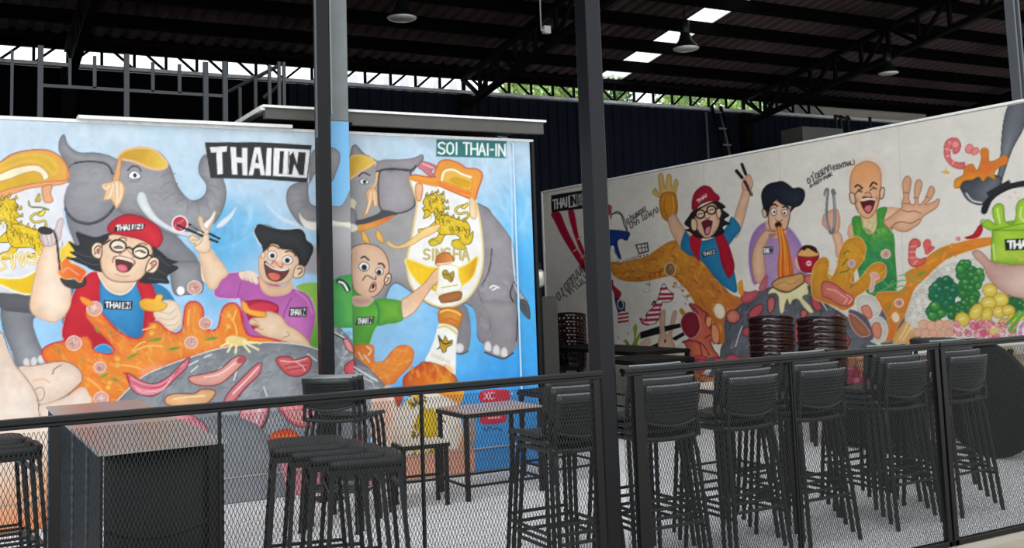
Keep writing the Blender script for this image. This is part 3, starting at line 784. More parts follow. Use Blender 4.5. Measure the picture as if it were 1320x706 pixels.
# tusks
A.F('632,345 660,350 680,400 720,460 800,510 880,525 940,500 975,432 975,470 950,520 890,545 820,540 740,505 670,455 625,390', 'e9ecee', sh=('bfc5c9', 4), o='8f9397', w=1)
A.F('1000,480 1040,450 1075,410 1060,450 1020,495 985,505', 'dfe4ea', soft=1)
# eye
A.F('585,270 600,250 625,252 640,275 615,285 595,282', 'f5f5f3', o='4c4c50', w=1); A.E(614, 268, 8, 10, '25262a'); A.L('582,245 600,228 625,228 642,248', '47474b', 2)
A.L('590,292 615,298 640,285', '6a6a6e', 1)
# gold cap, tassel
A.F('540,190 560,160 620,143 690,148 735,180 762,220 735,240 680,235 610,205', 'c99c2f', g=('e0bd4a', 650, 160, 740, 230), o='e8b98c', w=3)
A.F('540,190 525,250 515,290 540,295 548,240 553,200', 'dfa673', o='a9743f', w=1)
A.F('530,290 500,300 460,310 480,340 470,380 500,375 515,390 530,418 545,400 560,370 568,330 555,300', 'e2b98d', o='b98a58', w=1)
for q in ('530,300 535,350 530,400', '515,310 505,350 490,375', '550,310 552,350 540,390', '500,315 480,330 470,320'): A.L(q, 'f4e3cd', 1.6)
# saddle and cloth
A.cur = 12
A.F('-60,300 0,340 120,310 300,300 300,330 290,380 290,470 310,520 330,560 350,650 300,706 200,730 150,800 0,800 -60,790', 'e6e3e3', g=('d4d7e0', 0, 380, 300, 640), o='c6c6cc', w=1)
A.K(0, 340, 3.53)
A.F('-60,50 0,62 100,62 170,30 175,60 160,130 100,135 0,95 -60,70', 'eac41c', g=('d9ae12', 60, 70, 160, 120), o='f3edd0', w=2.5)
A.K(0, 150, 3.53)
A.F('-60,260 0,210 60,170 150,152 220,155 270,180 300,215 312,260 300,295 240,305 130,325 0,370 -60,390', 'd9a93a', o='b06a44', w=2, sh=('e39a5a', 8))
A.F('-60,290 0,262 50,240 110,225 170,222 205,245 222,275 200,290 185,262 150,250 100,262 40,285 -60,310', 'f2e6c4', o='b88b3e', w=1.2)
A.F('-60,320 40,292 110,268 160,258 185,280 190,300 100,310 0,345 -60,360', 'd6a92f')
A.F('-60,235 0,212 70,180 150,168 215,178 250,205 265,245 240,270 210,235 160,210 90,215 0,250 -60,270', 'd3a52c', sh=('e3bd55', 5))
A.F('0,345 100,315 200,298 300,290 305,262 318,250 300,302 210,318 130,328 0,372', 'e5a06a', o='b06a44', w=1.1)
A.F('195,320 235,312 230,350 240,385 205,390 192,350', 'e3a878', o='a86c44', w=1.4)
# lion
def lion(A, k, ox, oy):
    """heraldic lion; traced once, drawn on both saddle cloths"""
    def q(t): return ' '.join('%g,%g' % ((float(a.split(',')[0])-490)*k+ox, (float(a.split(',')[1])-390)*k*.95+oy) for a in t.split())
    dk, ye, hi = '4a4416', 'e0bd1c', 'f6dc48'
    A.L(q('622,470 645,455 640,435 605,440 588,425 600,408 630,400'), dk, 3.2); A.L(q('622,470 645,455 640,435 605,440 588,425 600,408 630,400'), hi, 1.6)
    A.F(q('615,410 640,388 644,398 630,415'), hi, o=dk, w=.9)
    A.F(q('500,475 470,500 440,512 420,515 425,530 470,522 520,515 530,490'), ye, o=dk, w=.9)
    A.F(q('520,530 500,555 480,560 465,575 490,588 520,580 535,550 545,535'), ye, o=dk, w=.9)
    A.F(q('500,440 545,445 600,468 640,480 655,515 648,545 668,525 662,570 640,588 585,580 575,568 610,560 590,540 555,540 520,538 500,500'), ye, o=dk, w=1)
    A.F(q('445,372 462,350 485,352 495,335 510,350 530,342 528,362 542,375 532,392 545,412 532,428 545,445 520,448 510,470 498,452 482,432 468,452 442,462 448,438 438,415 450,405 440,390'), ye, o=dk, w=1)
    A.E(*[float(v) for v in q('470,385').split(',')], 6, 5, 'fdf3c0', o=dk, w=.9); A.L(q('445,425 460,420 470,430'), dk, 1.2)
    for i in range(46):
        x = A.rng.uniform(455, 535); y = A.rng.uniform(350, 450); A.L(q('%g,%g %g,%g %g,%g' % (x, y, x+7, y+8, x+3, y+19)), A.rng.choice([dk, dk, 'c2980e', 'fbe878']), .9, a=.8)
    for i in range(46):
        x = A.rng.uniform(505, 650); y = 452+(x-505)*.3+A.rng.uniform(0, 55); A.L(q('%g,%g %g,%g %g,%g' % (x, y, x+8, y+5, x+9, y+17)), A.rng.choice([dk, dk, 'b98c0c', 'fbe878']), .9, a=.8)
    for x, y in ((455, 345), (478, 338), (505, 330), (530, 338), (548, 380), (552, 410), (548, 440), (575, 450), (600, 458), (630, 470)): A.F(q('%g,%g %g,%g %g,%g' % (x-6, y+9, x+4, y-8, x+8, y+8)), ye, o=dk, w=.8, sm=False)
A.K(0, 150, 3.53); lion(A, 1.2, 22, 425)
A.L('130,385 140,410 190,415 222,425', '6f7a30', 2.2); A.F('160,385 178,350 184,385', 'c9b040', o='5b5a20', w=.8)
A.K(0, 270, 6.42)
for ww, c in ((3.4, 'd9b13a'), (1.4, 'f6efcf')):
    A.L('70,385 40,370 0,395 30,440 50,480 0,500', c, ww); A.L('85,360 110,490', c, ww); A.L('120,470 125,360 190,465 175,350', c, ww); A.L('270,380 230,360 210,400 240,445 300,440 300,405 260,405', c, ww); A.L('300,350 325,430', c, ww); A.L('335,345 350,420', c, ww); A.L('310,390 350,380', c, ww)

# ---- right elephant (side view)
A.cur = 2
A.K(420, 150, 3.529)
A.F('110,185 180,175 240,205 330,200 400,190 437,175 440,200 400,245 390,290 700,400 760,450 830,540 855,600 860,720 870,1000 830,1045 700,1020 690,900 640,850 600,860 560,880 480,860 420,820 330,760 290,780 240,880 110,900', 'a19e9d', g=('aba6aa', 400, 400, 800, 700), o='5c5b60', w=1.5, sh=('78777b', 8))
A.F('110,190 170,178 215,200 200,230 150,245 112,280', 'cfa22a', g=('e0c050', 120, 200, 200, 200), o='e9b064', w=2.4)
A.L('205,190 232,230 228,300 205,330', 'e9b672', 3); A.L('228,205 110,285', 'ecc183', 2)
A.F('185,345 215,325 235,350 235,400 222,410 215,380 200,420 170,465 180,430 190,390', 'e6b47c', o='b98550', w=1)
for q in ('205,345 200,390 185,440', '220,345 222,390 228,405'): A.L(q, 'f5dfc2', 1.6)
A.F('155,292 175,283 197,300 178,308 160,306', 'f4f4f2', o='4a4a4e', w=1); A.E(176, 297, 8, 9, '26262a'); A.L('150,272 170,255 200,268', '3b3b3f', 2)
A.F('245,200 330,195 400,190 436,172 438,195 410,230 380,243 300,240 230,245', 'a09aa0', sh=('7f7b80', 6))
A.F('245,255 300,243 380,245 385,290 400,340 405,400 370,430 320,440 260,430 240,380', '9f9a9f', o='3d3d41', w=2, sh=('858186', 9), g=('a7a2a6', 300, 300, 380, 400))
A.L('230,250 300,237 380,246 410,225', '37373b', 2); A.F('108,455 150,470 230,445 260,425 330,440 310,452 250,470 170,490 112,490', '47474c')
A.F('112,500 180,490 250,468 310,450 290,470 230,500 160,520 112,522', 'e39a40', g=('e0603a', 200, 490, 300, 450), o='c98a3a', w=1)
for x, y in ((175, 520), (240, 515)):
    A.F('%d,%d %d,%d %d,%d %d,%d' % (x-8, y, x+12, y+20, x+24, y+60, x-8, y+40), 'e9b457', o='a8742c', w=1)
A.F('112,375 135,385 138,400 120,440 110,445', 'd8cfae', sm=True)
# legs & belly shading
A.F('690,420 760,450 830,540 858,620 865,760 855,900 830,960 850,1010 800,1040 700,1010 680,900 640,800 660,740 700,640', 'a19ca0', sh=('807c80', 10), g=('8e898d', 700, 500, 720, 900))
A.K(540, 310, 5.431)
A.L('510,60 500,170 470,260 415,350', '4c4b50', 2); A.L('415,350 440,420 490,520 500,620 490,700', '55545a', 1.8)
A.F('415,350 470,300 560,300 640,330 655,430 690,560 680,760 460,760 500,620 490,520', 'a09ba0', soft=1.2, sh=('8a858a', 14))
A.L('640,360 660,300 680,285', '3a3b3e', 2); A.L('640,360 645,400 680,470 690,560 680,700', '2f3134', 2)
A.L('500,330 520,315 560,330', 'e9e7e8', 2.4); A.L('515,345 540,335', 'f4f2f2', 2); A.E(520, 430, 60, 22, '837f84', soft=2, a=.6)
A.splash((430, 60, 640, 700), 70, ['b5b0b4', '8b878b'], 50, 2.5, 80, clip=2, a=.25)
A.F('660,290 700,340 740,400 760,420 740,440 700,400 668,345', 'b4b0b6', o='53535a', w=1)
A.F('712,420 740,415 770,460 776,545 745,525 712,475', '43454a', o='2c2d30', w=1.2, sh=('6b6d72', 3))
A.K(420, 150, 3.529); A.L('850,600 858,720 866,760', 'd9e3ec', 1.4); A.L('832,90 845,330 850,600 860,720', 'd6e6f1', 2.4, a=.7)
A.K(540, 390, 6.419)
A.F('330,0 390,30 420,120 430,260 405,400 320,420 300,300 300,100', '8f8b90', sh=('76737a', 10)); A.E(335, 375, 38, 40, 'eceaea', sh=('c2c0c2', 4)); A.L('300,415 350,425 408,402', '4d4d52', 1.6)
A.F('520,0 580,130 600,260 545,340 545,400 620,430 720,460 780,400 800,320 810,160 790,0', 'a29da1', g=('938e92', 600, 0, 700, 400), sh=('827e83', 8))
for x, y in ((570, 365), (640, 395), (705, 415)): A.F('%d,%d %d,%d %d,%d %d,%d %d,%d' % (x-28, y+25, x-25, y-30, x+5, y-50, x+30, y-20, x+28, y+38), 'f1efef', sh=('c7c5c7', 4), o='8b888c', w=1)
A.L('545,410 620,440 700,462 780,415', '3f3f44', 2)
# cloth and saddle right
A.cur = 13
A.K(420, 150, 3.529)
A.F('385,275 400,340 415,400 405,470 390,560 375,620 370,680 385,760 430,820 500,860 570,865 640,830 690,760 712,680 715,600 705,500 690,420 660,340 560,300 450,270', 'efede9', o='e8cf86', w=2.6)
A.K(540, 310, 5.431)
A.F('-90,130 0,155 60,180 120,185 270,190 340,160 410,110 405,180 380,250 330,300 270,330 200,345 60,340 -20,280 -80,190', 'efc31d', g=('dca40e', 300, 200, 380, 200), o='f3e08c', w=2)
A.K(420, 150, 3.529)
A.F('385,280 400,265 480,275 500,240 520,205 560,198 610,215 640,235 690,240 712,270 690,340 680,375 650,372 560,335 500,310 440,300', 'e8a23a', o='b85c30', w=1.8, sh=('ef8f3c', 6))
A.F('520,290 525,255 560,232 610,250 650,268 665,290 655,335 600,318 550,302', 'eab84a', o='c9802c', w=1); A.L('528,290 540,250 580,243 620,262 660,276', 'f5ecd0', 2.6); A.F('560,290 590,275 655,295 650,325 600,312', 'd9a31c')
A.L('510,300 600,335 655,350', 'f0782e', 3.5); A.L('385,280 440,298 505,312', 'e39438', 5); A.F('410,310 440,315 432,380 412,375', 'eab083', o='b26a3c', w=1.2)
A.F('655,375 675,380 685,458 658,455', 'ead0a2', o='c79a68', w=1.2)
A.F('420,230 440,205 500,225 480,250 500,275 470,270 440,245', 'c9747a', o='9a4450', w=1); A.L('440,215 490,235', 'f0c8c8', 1.4)
lion(A, 1.0, 492, 395); 
A.F('280,565 330,590 400,550 450,510 520,490 500,525 440,555 380,590 320,600 285,585', 'edca86', o='b98c4c', w=1)
A.F('470,580 490,560 515,575 490,590', 'd9bd28', o='6d6a20', w=.8); A.F('570,580 600,560 640,600 600,605', 'd9bd28', o='6d6a20', w=.8)
A.K(540, 310, 5.431)
for c, ww in (('a8923a', 2.6), ('d8c88a', 1.0)):
    A.T('S', 35, 62, 75, 60, 0, 70, c, ww); A.T('I', 90, 60, 108, 60, 0, 75, c, ww); A.T('N', 122, 60, 160, 58, 0, 60, c, ww); A.T('G', 175, 55, 215, 52, 0, 60, c, ww); A.T('H', 245, 58, 290, 55, 0, 75, c, ww); A.T('A', 305, 55, 350, 55, 0, 82, c, ww)

# trunk and tusks of the right elephant reaching left past the banner
A.cur = 2
A.K(200, 150, 3.528)
A.F('598,380 606,330 640,305 692,300 694,335 700,385 718,405 770,412 900,420 900,500 780,495 680,500 650,480 615,430', '9d9a9e', sh=('77757a', 8), o='6a696d', w=1.2)
A.F('700,300 705,190 722,150 745,158 800,150 800,230 730,260 712,290', '9a979b', sh=('77757a', 6))
for q in ('620,330 640,325 660,335', '612,360 640,352 665,362', '620,400 650,385 680,395', '650,430 675,410 700,420'): A.L(q, '7d7b80', 1.1, a=.8)
A.F('655,440 675,465 720,480 900,488 900,525 740,520 690,510 665,480', 'ece8dc', o='c9c6c0', w=1)
A.F('510,400 560,450 640,485 665,500 600,482 540,440', 'e3e6ea', soft=2, a=.9)
A.F('780,560 730,590 690,640 655,700 760,720 800,700', 'a5a2a7', soft=3)
# ---- sausage round and trunk hands later; man with purple shirt
A.cur = 4; SK, SKD, SKL = 'efd3b4', 'd7a986', 'f7e6d2'
A.K(200, 330, 3.528)
A.F('300,90 410,72 480,95 560,130 640,150 700,180 730,260 720,340 700,420 640,400 560,400 430,370 400,300 385,200 360,195 270,180', 'bd62ae', o='e6b5da', w=1.2, sh=('a1509a', 9), g=('c977ba', 500, 200, 650, 350))
A.L('620,190 590,250 580,300', '8f428c', 1.4); A.L('390,120 375,180', '8f428c', 1.4); A.L('640,160 690,200 715,260', 'd98fca', 1.6)
A.F('640,140 720,120 760,160 760,420 720,420 705,380 730,280 710,190', '8bb84e', g=('64a03c', 720, 200, 740, 400))
A.cur = 4
A.K(200, 260, 7.057)
A.F('400,470 410,440 500,430 560,500 640,630 600,690 560,720 440,720 420,600', SK, g=('e7b98d', 420, 600, 600, 600), o='f6ead8', w=1.2)
A.K(200, 330, 3.528); A.F('200,-20 240,-40 330,70 300,110 275,150 240,140 215,60', SK, sh=(SKD, 5), o='c99a74', w=.8)
A.K(200, 260, 7.057)
A.F('305,340 330,300 360,310 400,330 430,290 400,200 388,150 405,130 430,145 440,190 460,250 480,240 500,200 530,90 545,95 530,170 495,240 485,300 500,360 500,430 470,460 410,460 355,420 370,380 330,375', 'f0dcc2', o='b99672', w=1.1, sh=('dcb491', 4))
for q in ('330,345 390,350 400,330', '370,400 400,385 430,340', '400,340 440,300 470,290'): A.L(q, 'b58a66', 1)
A.F('445,200 500,150 540,90 545,110 520,165 470,240', 'f5f1e8', o='c8c2b8', w=.8)
A.L('310,205 440,275', '17161a', 2.8, sm=False); A.L('495,290 585,335', '17161a', 2.8, sm=False); A.L('200,210 430,310', '17161a', 3, sm=False); A.L('500,340 565,365', '17161a', 3, sm=False); A.L('330,215 450,272', 'e8e8ea', .8, sm=False)
A.E(225, 200, 72, 74, 'f3d9da', o='f6e7e8', w=1); A.E(225, 200, 62, 64, 'c93445', sh=('b02238', 6))
for i in range(16): A.L([(225+A.rng.uniform(-45, 45), 200+A.rng.uniform(-45, 45)), (225+A.rng.uniform(-45, 45), 200+A.rng.uniform(-45, 45))], A.rng.choice(['e87f8a', 'a01b30', 'f0b3b8']), 1, a=.7)
A.L('200,210 290,250', '17161a', 2.6, sm=False)
# head
A.K(310, 270, 7.058)
A.F('170,440 165,520 180,600 230,660 330,680 430,660 480,600 540,600 580,520 530,420 480,330 360,300 260,310 210,370', SK, sh=('dfb291', 12), o='b98a68', w=1.1)
A.F('170,600 230,670 330,700 400,690 460,650 480,700 440,760 330,790 230,770 180,700', 'e9c7a6', sh=(SKD, 6))
A.F('120,200 130,160 180,135 250,145 350,180 450,185 540,180 580,215 600,280 650,320 658,370 630,440 590,510 535,510 530,450 480,375 430,360 370,355 340,320 280,310 240,350 210,380 200,340 150,260', '2f3134', o='1d1e21', w=1.2, sh=('1e2023', 10), g=('3c3e41', 200, 200, 550, 300))
A.L('140,150 120,200 160,290 190,330', 'e9f1f4', 1.6, a=.8); A.L('190,128 340,172 540,172 590,210', 'cfe4ee', 1.2, a=.7)
A.F('500,520 545,505 580,530 575,590 530,620 480,610', SK, o='8a6650', w=1.3); A.L('520,540 550,530 560,560 530,590', '7a5040', 1.8)
A.E(205, 415, 18, 28, SK, o='a87c5e', w=1)
A.L('245,370 260,335 310,330 350,355', '5c2f28', 1.6); A.L('410,385 450,375 490,400 498,420', '4c2d26', 1.8)
A.E(288, 418, 42, 42, 'fbfaf8', o='7c5c48', w=1); A.E(428, 460, 46, 40, 'fbfaf8', o='7c5c48', w=1); A.E(290, 420, 20, 20, '17181a', o='6d6d70', w=1.2); A.E(426, 462, 21, 21, '17181a', o='6d6d70', w=1.2)
A.L('285,490 310,470 340,505 370,525 385,505 380,490', 'a9664c', 2); A.E(340, 495, 48, 26, 'e2a184', soft=2, a=.7)
A.F('220,470 260,500 320,540 390,555 440,540 420,590 370,640 310,650 250,620 225,550', '6b3a38', o='4a2420', w=1.3); A.F('250,590 290,575 340,585 360,610 340,640 290,640', 'e0705c'); A.L('232,490 300,535 380,552 432,540', 'f6eeee', 1.8)
# hand on shoulder
A.K(200, 330, 3.528)
for x, y in ((395, 88), (415, 92), (435, 100), (455, 108)): A.E(x, y, 13, 22, 'f3dcc8', rot=-25, o='b98d70', w=.9)
A.F('380,85 430,65 470,90 440,100', 'f3dcc8')
# bowl and arm
A.F('395,210 420,270 440,320 470,350 500,330 540,300 560,240 540,215 480,200 420,205', 'b01c3a', o='8c1432', w=1.6); A.F('425,230 480,210 545,225 550,245 500,260 440,255', 'd0344a')
A.F('395,205 415,215 430,240 470,250 500,255 510,275 470,275 430,265 400,245', 'f0a838', o='c87a28', w=1)
A.F('430,290 450,280 500,275 510,250 570,270 600,310 650,340 700,390 700,420 640,405 560,380 500,365 450,335 470,320 430,310', SK, o='a9805e', w=1.2, sh=(SKD, 6))
for q in ('470,300 440,285', '475,318 450,305', '490,335 460,325', '600,345 610,360 580,370'): A.L(q, 'a9805e', .9)
thai_in(A, [(612, 235), (692, 232), (688, 274), (608, 275)], w=1.5)

# ---- man in green shirt (the part right of the grey column)
A.cur = 5
A.K(425, 300, 5.883)
A.F('20,380 60,330 165,310 300,500 440,515 540,515 552,560 552,660 460,690 370,700 330,760 300,850 270,900 170,900 20,760', '55a83c', g=('7fc02e', 200, 560, 480, 620), sh=('3f9134', 10), o='9ad070', w=1)
A.F('350,500 540,515 552,570 550,665 440,690 360,700 370,600', '6fb52f', sh=('3e8f36', 9), g=('8cc43a', 380, 600, 540, 600)); A.L('345,510 370,590 365,690', '2f7d3a', 1.8)
A.F('545,515 580,490 660,430 730,370 790,290 850,260 860,330 830,360 770,420 720,490 660,580 600,630 555,640', SK, g=('e8b996', 600, 620, 640, 480), o='a9805e', w=1.2)
A.F('780,400 815,395 830,420 810,440 785,430', 'e6bd48', o='a8812c', w=1)
A.F('165,180 165,120 240,85 330,90 400,130 440,200 450,270 440,330 410,400 380,450 330,485 260,485 200,450 175,400 165,300', 'e9c8a9', sh=('d7a98c', 12), o='6b5044', w=1.3)
A.F('180,480 320,490 310,540 250,560 180,545', 'b98d80', sh=('e3c1a4', 4))
A.F('440,310 465,320 460,370 430,395 415,370 420,340', SK, o='4c3830', w=1.5); A.L('435,340 450,345 430,375', '5c3c30', 1.4)
A.L('240,190 265,180 295,205', '38302e', 2.2); A.L('370,235 400,235 415,260', '38302e', 2.2)
A.F('220,250 250,220 290,235 300,265 270,290 235,280', 'faf9f6', o='5c4c44', w=1.1); A.E(262, 262, 20, 22, '141516'); A.F('345,290 370,265 400,275 405,305 370,320', 'faf9f6', o='5c4c44', w=1.1); A.E(374, 298, 17, 18, '141516')
A.L('250,360 275,325 300,330 345,355 350,330', '6b4438', 1.5); A.F('305,420 320,385 345,375 352,410 340,440 305,445', 'e8b8a0', o='7a4a40', w=1.4); A.E(330, 405, 11, 20, '3a1a1a', rot=20)
thai_in(A, [(210, 640), (340, 632), (330, 690), (198, 700)], w=1.5)

# ---- left man
A.cur = 3
A.K(0, 340, 3.53)
A.F('300,100 380,60 430,40 620,60 700,90 760,130 790,170 760,180 700,200 690,330 500,360 300,350', '2e86b8', sh=('2472a0', 8))
A.F('285,340 290,260 320,170 345,110 400,45 450,40 470,110 455,190 470,240 520,300 520,390 430,400 350,370', 'd2222f', g=('b5162a', 300, 200, 460, 300), o='e9a0a4', w=1.2, sh=('a9122a', 6))
A.F('460,45 500,120 560,140 620,70 650,190 650,290 630,335 580,330 520,290 470,235 455,190', '3a92c8', g=('2a7db4', 560, 200, 600, 320), sh=('2470a4', 6))
A.F('620,75 690,90 720,200 690,280 650,310 655,200', 'd2222f', sh=('a9122a', 5))
A.F('455,20 470,90 510,130 560,138 600,110 625,60 620,20', 'f0d6b8', sh=(SKD, 5), o='f4ece0', w=1.8)
A.F('700,90 760,115 800,180 770,200 720,160', '2e7ba8'); 
A.F('430,385 470,365 510,385 515,415 470,425 430,410', '2f8cc4', o='7fb8dc', w=1.6)
thai_in(A, [(473, 165), (603, 170), (600, 210), (473, 205)], w=1.7)
# right hand with prawn cracker
A.F('715,180 760,165 800,175 825,220 825,270 790,305 750,300 720,260 700,230', 'f0dfc6', o='c7ab90', w=1.1, sh=('dcc09e', 5)); 
for q in ('720,215 770,225 800,205', '725,245 775,255 805,235', '740,275 785,280 812,262'): A.L(q, 'c9a888', 1)
A.F('635,175 660,158 700,160 715,140 740,145 735,170 760,185 740,210 690,215 650,205', 'eba82e', o='c2801c', w=1.2, g=('f5c24a', 650, 180, 740, 180))
# raised arm with ladle
A.K(0, 270, 6.42)
A.F('300,500 320,420 350,340 360,310 440,290 470,300 490,420 490,520 560,600 590,720 560,840 460,930 330,900 250,820 270,640', 'efd2b6', g=('f5e2cf', 300, 600, 420, 600), o='c9a184', w=1.3, sh=('dfb796', 10))
A.F('330,230 370,300 440,295 470,260 500,240 510,170 525,100 510,70 480,90 460,150 440,170 400,150 345,200', 'dccbca', o='a99292', w=1.1, sh=('c4aeb0', 5))
for q in ('360,290 350,240 345,210', '400,290 390,240 380,215', '430,285 430,240 420,210', '520,270 510,320 505,360'): A.L(q, 'a38c90', 1.1)
A.L('415,165 450,190 470,260 485,380 500,520', '2c2828', 3.2); A.L('425,170 462,200 480,270 494,400', '8c8888', .8)
A.F('315,175 330,150 380,145 420,165 430,190 390,205 340,195', '33302f', o='1d1c1c', w=1.2)
A.F('500,570 560,580 640,590 700,560 710,610 680,640 610,650 540,630', '3a3736', o='242222', w=1.2)
A.F('475,515 510,500 500,440 530,400 560,400 590,440 640,460 715,510 690,560 670,600 640,590 620,570 560,575 520,565', 'e57a2e', o='f0b070', w=1.4, g=('d9602a', 500, 500, 680, 500)); A.L('520,520 560,480 620,520 650,540', 'f3b080', 1.4)
# yellow flame behind hair
A.F('500,330 540,300 570,260 620,290 640,340 600,400 540,400 505,430', 'e8c43a', o='f0dc90', w=1)
# hair
A.F('570,265 640,300 660,280 630,190 700,210 800,230 900,200 1000,210 1000,520 840,515 760,490 700,460 600,420 550,395 640,400 580,350 620,345', '2d3033', sh=('222426', 6), o='1c1d20', w=1)
A.K(80, 265, 6.42)
A.F('740,340 800,370 880,440 955,465 905,485 960,515 880,570 870,600 885,640 800,640 700,640 640,620 700,540 790,480 760,420', '2d3033', sh=('222426', 6), o='1c1d20', w=1)
for q in ('130,210 200,240 260,260', '110,380 200,420 300,430', '120,430 220,480 300,490', '800,420 860,480 900,500', '780,520 840,560 880,580', '720,600 800,610 850,620'): A.L(q, '5b6066', 1.2, a=.7)
# face
A.F('330,340 380,280 400,240 520,240 700,300 745,360 740,420 700,520 680,570 620,620 520,632 420,620 350,570 318,480', SK, sh=('dfb796', 12), o='7a5a48', w=1.4)
A.F('245,345 280,305 325,315 330,370 320,430 285,435 250,405', SK, o='4a3a34', w=1.6); A.L('275,400 270,355 300,330 320,345', '6b4438', 1.8); A.F('285,360 315,350 310,400 290,395', '9a6a5c')
A.F('720,450 760,425 800,450 795,510 760,555 705,550 690,530', SK, o='4a3a34', w=1.6); A.L('730,480 765,455 780,480 755,510 715,540', '6b4438', 1.8); A.F('735,485 760,475 765,500 740,515', 'b98070')
A.F('400,225 380,205 385,160 440,110 520,75 620,80 700,110 790,170 825,230 830,290 790,345 740,330 650,280 520,250', 'd51f34', sh=('a8162a', 10), o='8c1426', w=1.3, g=('e0343c', 600, 100, 760, 300))
A.F('440,160 670,145 690,160 670,200 460,215 430,215', '2a1a1c', sm=False); A.T('THAI', 450, 165, 560, 158, 2, 40, 'f4efef', 1.7); A.F('578,155 672,150 668,192 574,198', 'f4efef', sm=False); A.T('IN', 590, 162, 655, 160, -2, 28, '2a1a1c', 1.5)
A.L('400,285 345,318', '1c1816', 1.8, sm=False)
for cx, cy in ((465, 335), (650, 385)):
    A.E(cx, cy, 66, 52, 'f0e2cf', rot=8, a=.8); A.L([(cx+66*math.cos(a)*math.cos(.14)-50*math.sin(a)*math.sin(.14), cy+66*math.cos(a)*.14+50*math.sin(a)) for a in np.linspace(0, 6.28, 16)[:-1]], '15120f', 2.4, closed=True)
A.L('528,355 555,345 585,365', '15120f', 2.4); A.L('715,405 745,420', '15120f', 2.2)
A.L('430,345 470,335 500,350 440,350', '3a2a24', 1.6); A.L('610,380 650,368 690,390 650,380', '3a2a24', 1.6)
A.L('455,285 500,262 530,275 532,290', '6b4c3c', 1.5); A.L('620,330 660,310 700,325', '6b4c3c', 1.5)
A.L('475,405 500,385 530,360 560,385 590,420 575,440', 'c08a6c', 1.8); A.L('480,415 520,425 570,440', '8a5a48', 1.4)
A.F('430,430 470,415 520,425 570,440 600,470 590,480 560,470 500,450 450,445', 'f0dcc6', o='8a6450', w=1)
A.F('448,450 510,455 580,480 560,530 510,550 460,530 448,490', '5b2a2a', o='3a1a18', w=1.4); A.F('452,500 490,485 530,500 540,535 500,548 465,530', 'e07a88', sh=('c95a6c', 3))
A.L('420,470 425,430 450,418', '8a5a48', 1.4); A.L('590,500 605,470 595,450', '8a5a48', 1.4); A.L('440,565 500,585 560,580', 'c79a78', 1.4)

# ---- soup
A.cur = 6; OR = 'e8822c'
A.K(0, 340, 3.53)
A.F('190,410 220,370 290,350 340,340 400,330 430,395 500,410 520,395 490,350 430,290 390,240 395,200 430,190 470,230 520,290 580,330 640,335 680,270 720,265 760,300 800,315 830,290 840,210 860,175 900,175 925,210 925,270 950,300 990,290 1010,210 1040,180 1080,185 1105,240 1110,300 1150,350 1165,355 1165,380 1000,400 850,430 640,520 580,640 380,660 250,500', OR, sh=('d8622a', 8), o='c42a38', w=2, g=('ef9a3c', 400, 600, 800, 300))
A.K(200, 330, 3.528); A.F('370,240 400,300 420,360 500,370 570,385 570,395 400,400 300,400 300,300', OR); A.L('385,235 400,310 430,360 500,370 570,388', 'c42a44', 2)
A.K(0, 340, 3.53)
A.splash((200, 340, 700, 640), 160, ['f2ab4e', 'd9642a', 'f6c46a', 'e5762c'], 34, 1.6, 35, clip=6)
A.splash((640, 180, 1100, 420), 110, ['f2ab4e', 'd9642a', 'f6c46a'], 34, 1.6, 75, clip=6)
A.splash((400, 240, 640, 420), 40, ['c94b34', 'd9642a', 'f2ab4e'], 34, 1.6, 50, clip=6)
for x, y, r in ((440, 300, 40), (500, 310, 30), (705, 345, 60), (790, 385, 60), (265, 395, 34), (375, 435, 30), (600, 420, 55), (470, 510, 50), (520, 525, 45), (960, 340, 60)):
    a = A.rng.uniform(20, 70) if r < 50 else A.rng.uniform(-45, 25)
    c, s2 = math.cos(R(a))*r*.55, math.sin(R(a))*r*.55
    A.F([(x-c, y-s2), (x-s2*.22, y+c*.22), (x+c, y+s2), (x+s2*.22, y-c*.22)], '7fa63c', g=('5c8f38', x-c, y-s2, x+c, y+s2))
for q in ('530,460 600,465 660,485', '620,390 680,372 740,375', '610,385 640,360 660,355', '1040,220 1070,280 1080,340', '1075,210 1060,260', '860,210 855,280', '400,520 450,560 480,600', '650,300 690,290'): A.L(q, 'f4bd62', 2); 
for x, y in ((535, 432), (535, 460), (610, 395), (690, 315), (700, 285), (500, 540), (492, 562), (1042, 235), (1040, 285)): A.E(x, y, 13, 12, 'f2b24c', o='d98a2c', w=.9)
for x, y, r in ((430, 203, 34), (336, 360, 34), (455, 470, 26), (870, 357, 28), (935, 270, 28), (885, 108, 32), (460, 612, 32)): A.meatball(x, y, r)
A.F('365,150 400,160 425,180 400,190 375,175', 'f0963a', o='d97a28', w=.8)
A.F('640,480 700,455 760,460 800,480 760,500 640,505', 'ea9a6a', soft=3, a=.8)
# soup right of the column
A.K(425, 380, 5.43)
A.F('165,360 290,350 310,390 305,440 320,470 380,460 430,400 480,360 540,355 585,390 580,460 540,520 480,575 440,620 300,620 165,480', 'e8872e', g=('f09c38', 300, 550, 560, 380), sh=('dc6e2c', 7), o='c96a34', w=1.3)
A.splash((180, 360, 560, 600), 70, ['f2ab4e', 'dd7430', 'f4b765'], 50, 2, -20, clip=6)
for q in ('200,400 230,450', '260,360 290,390 270,420', '240,420 280,470'): A.L(q, 'f4d9c4', 1.6)

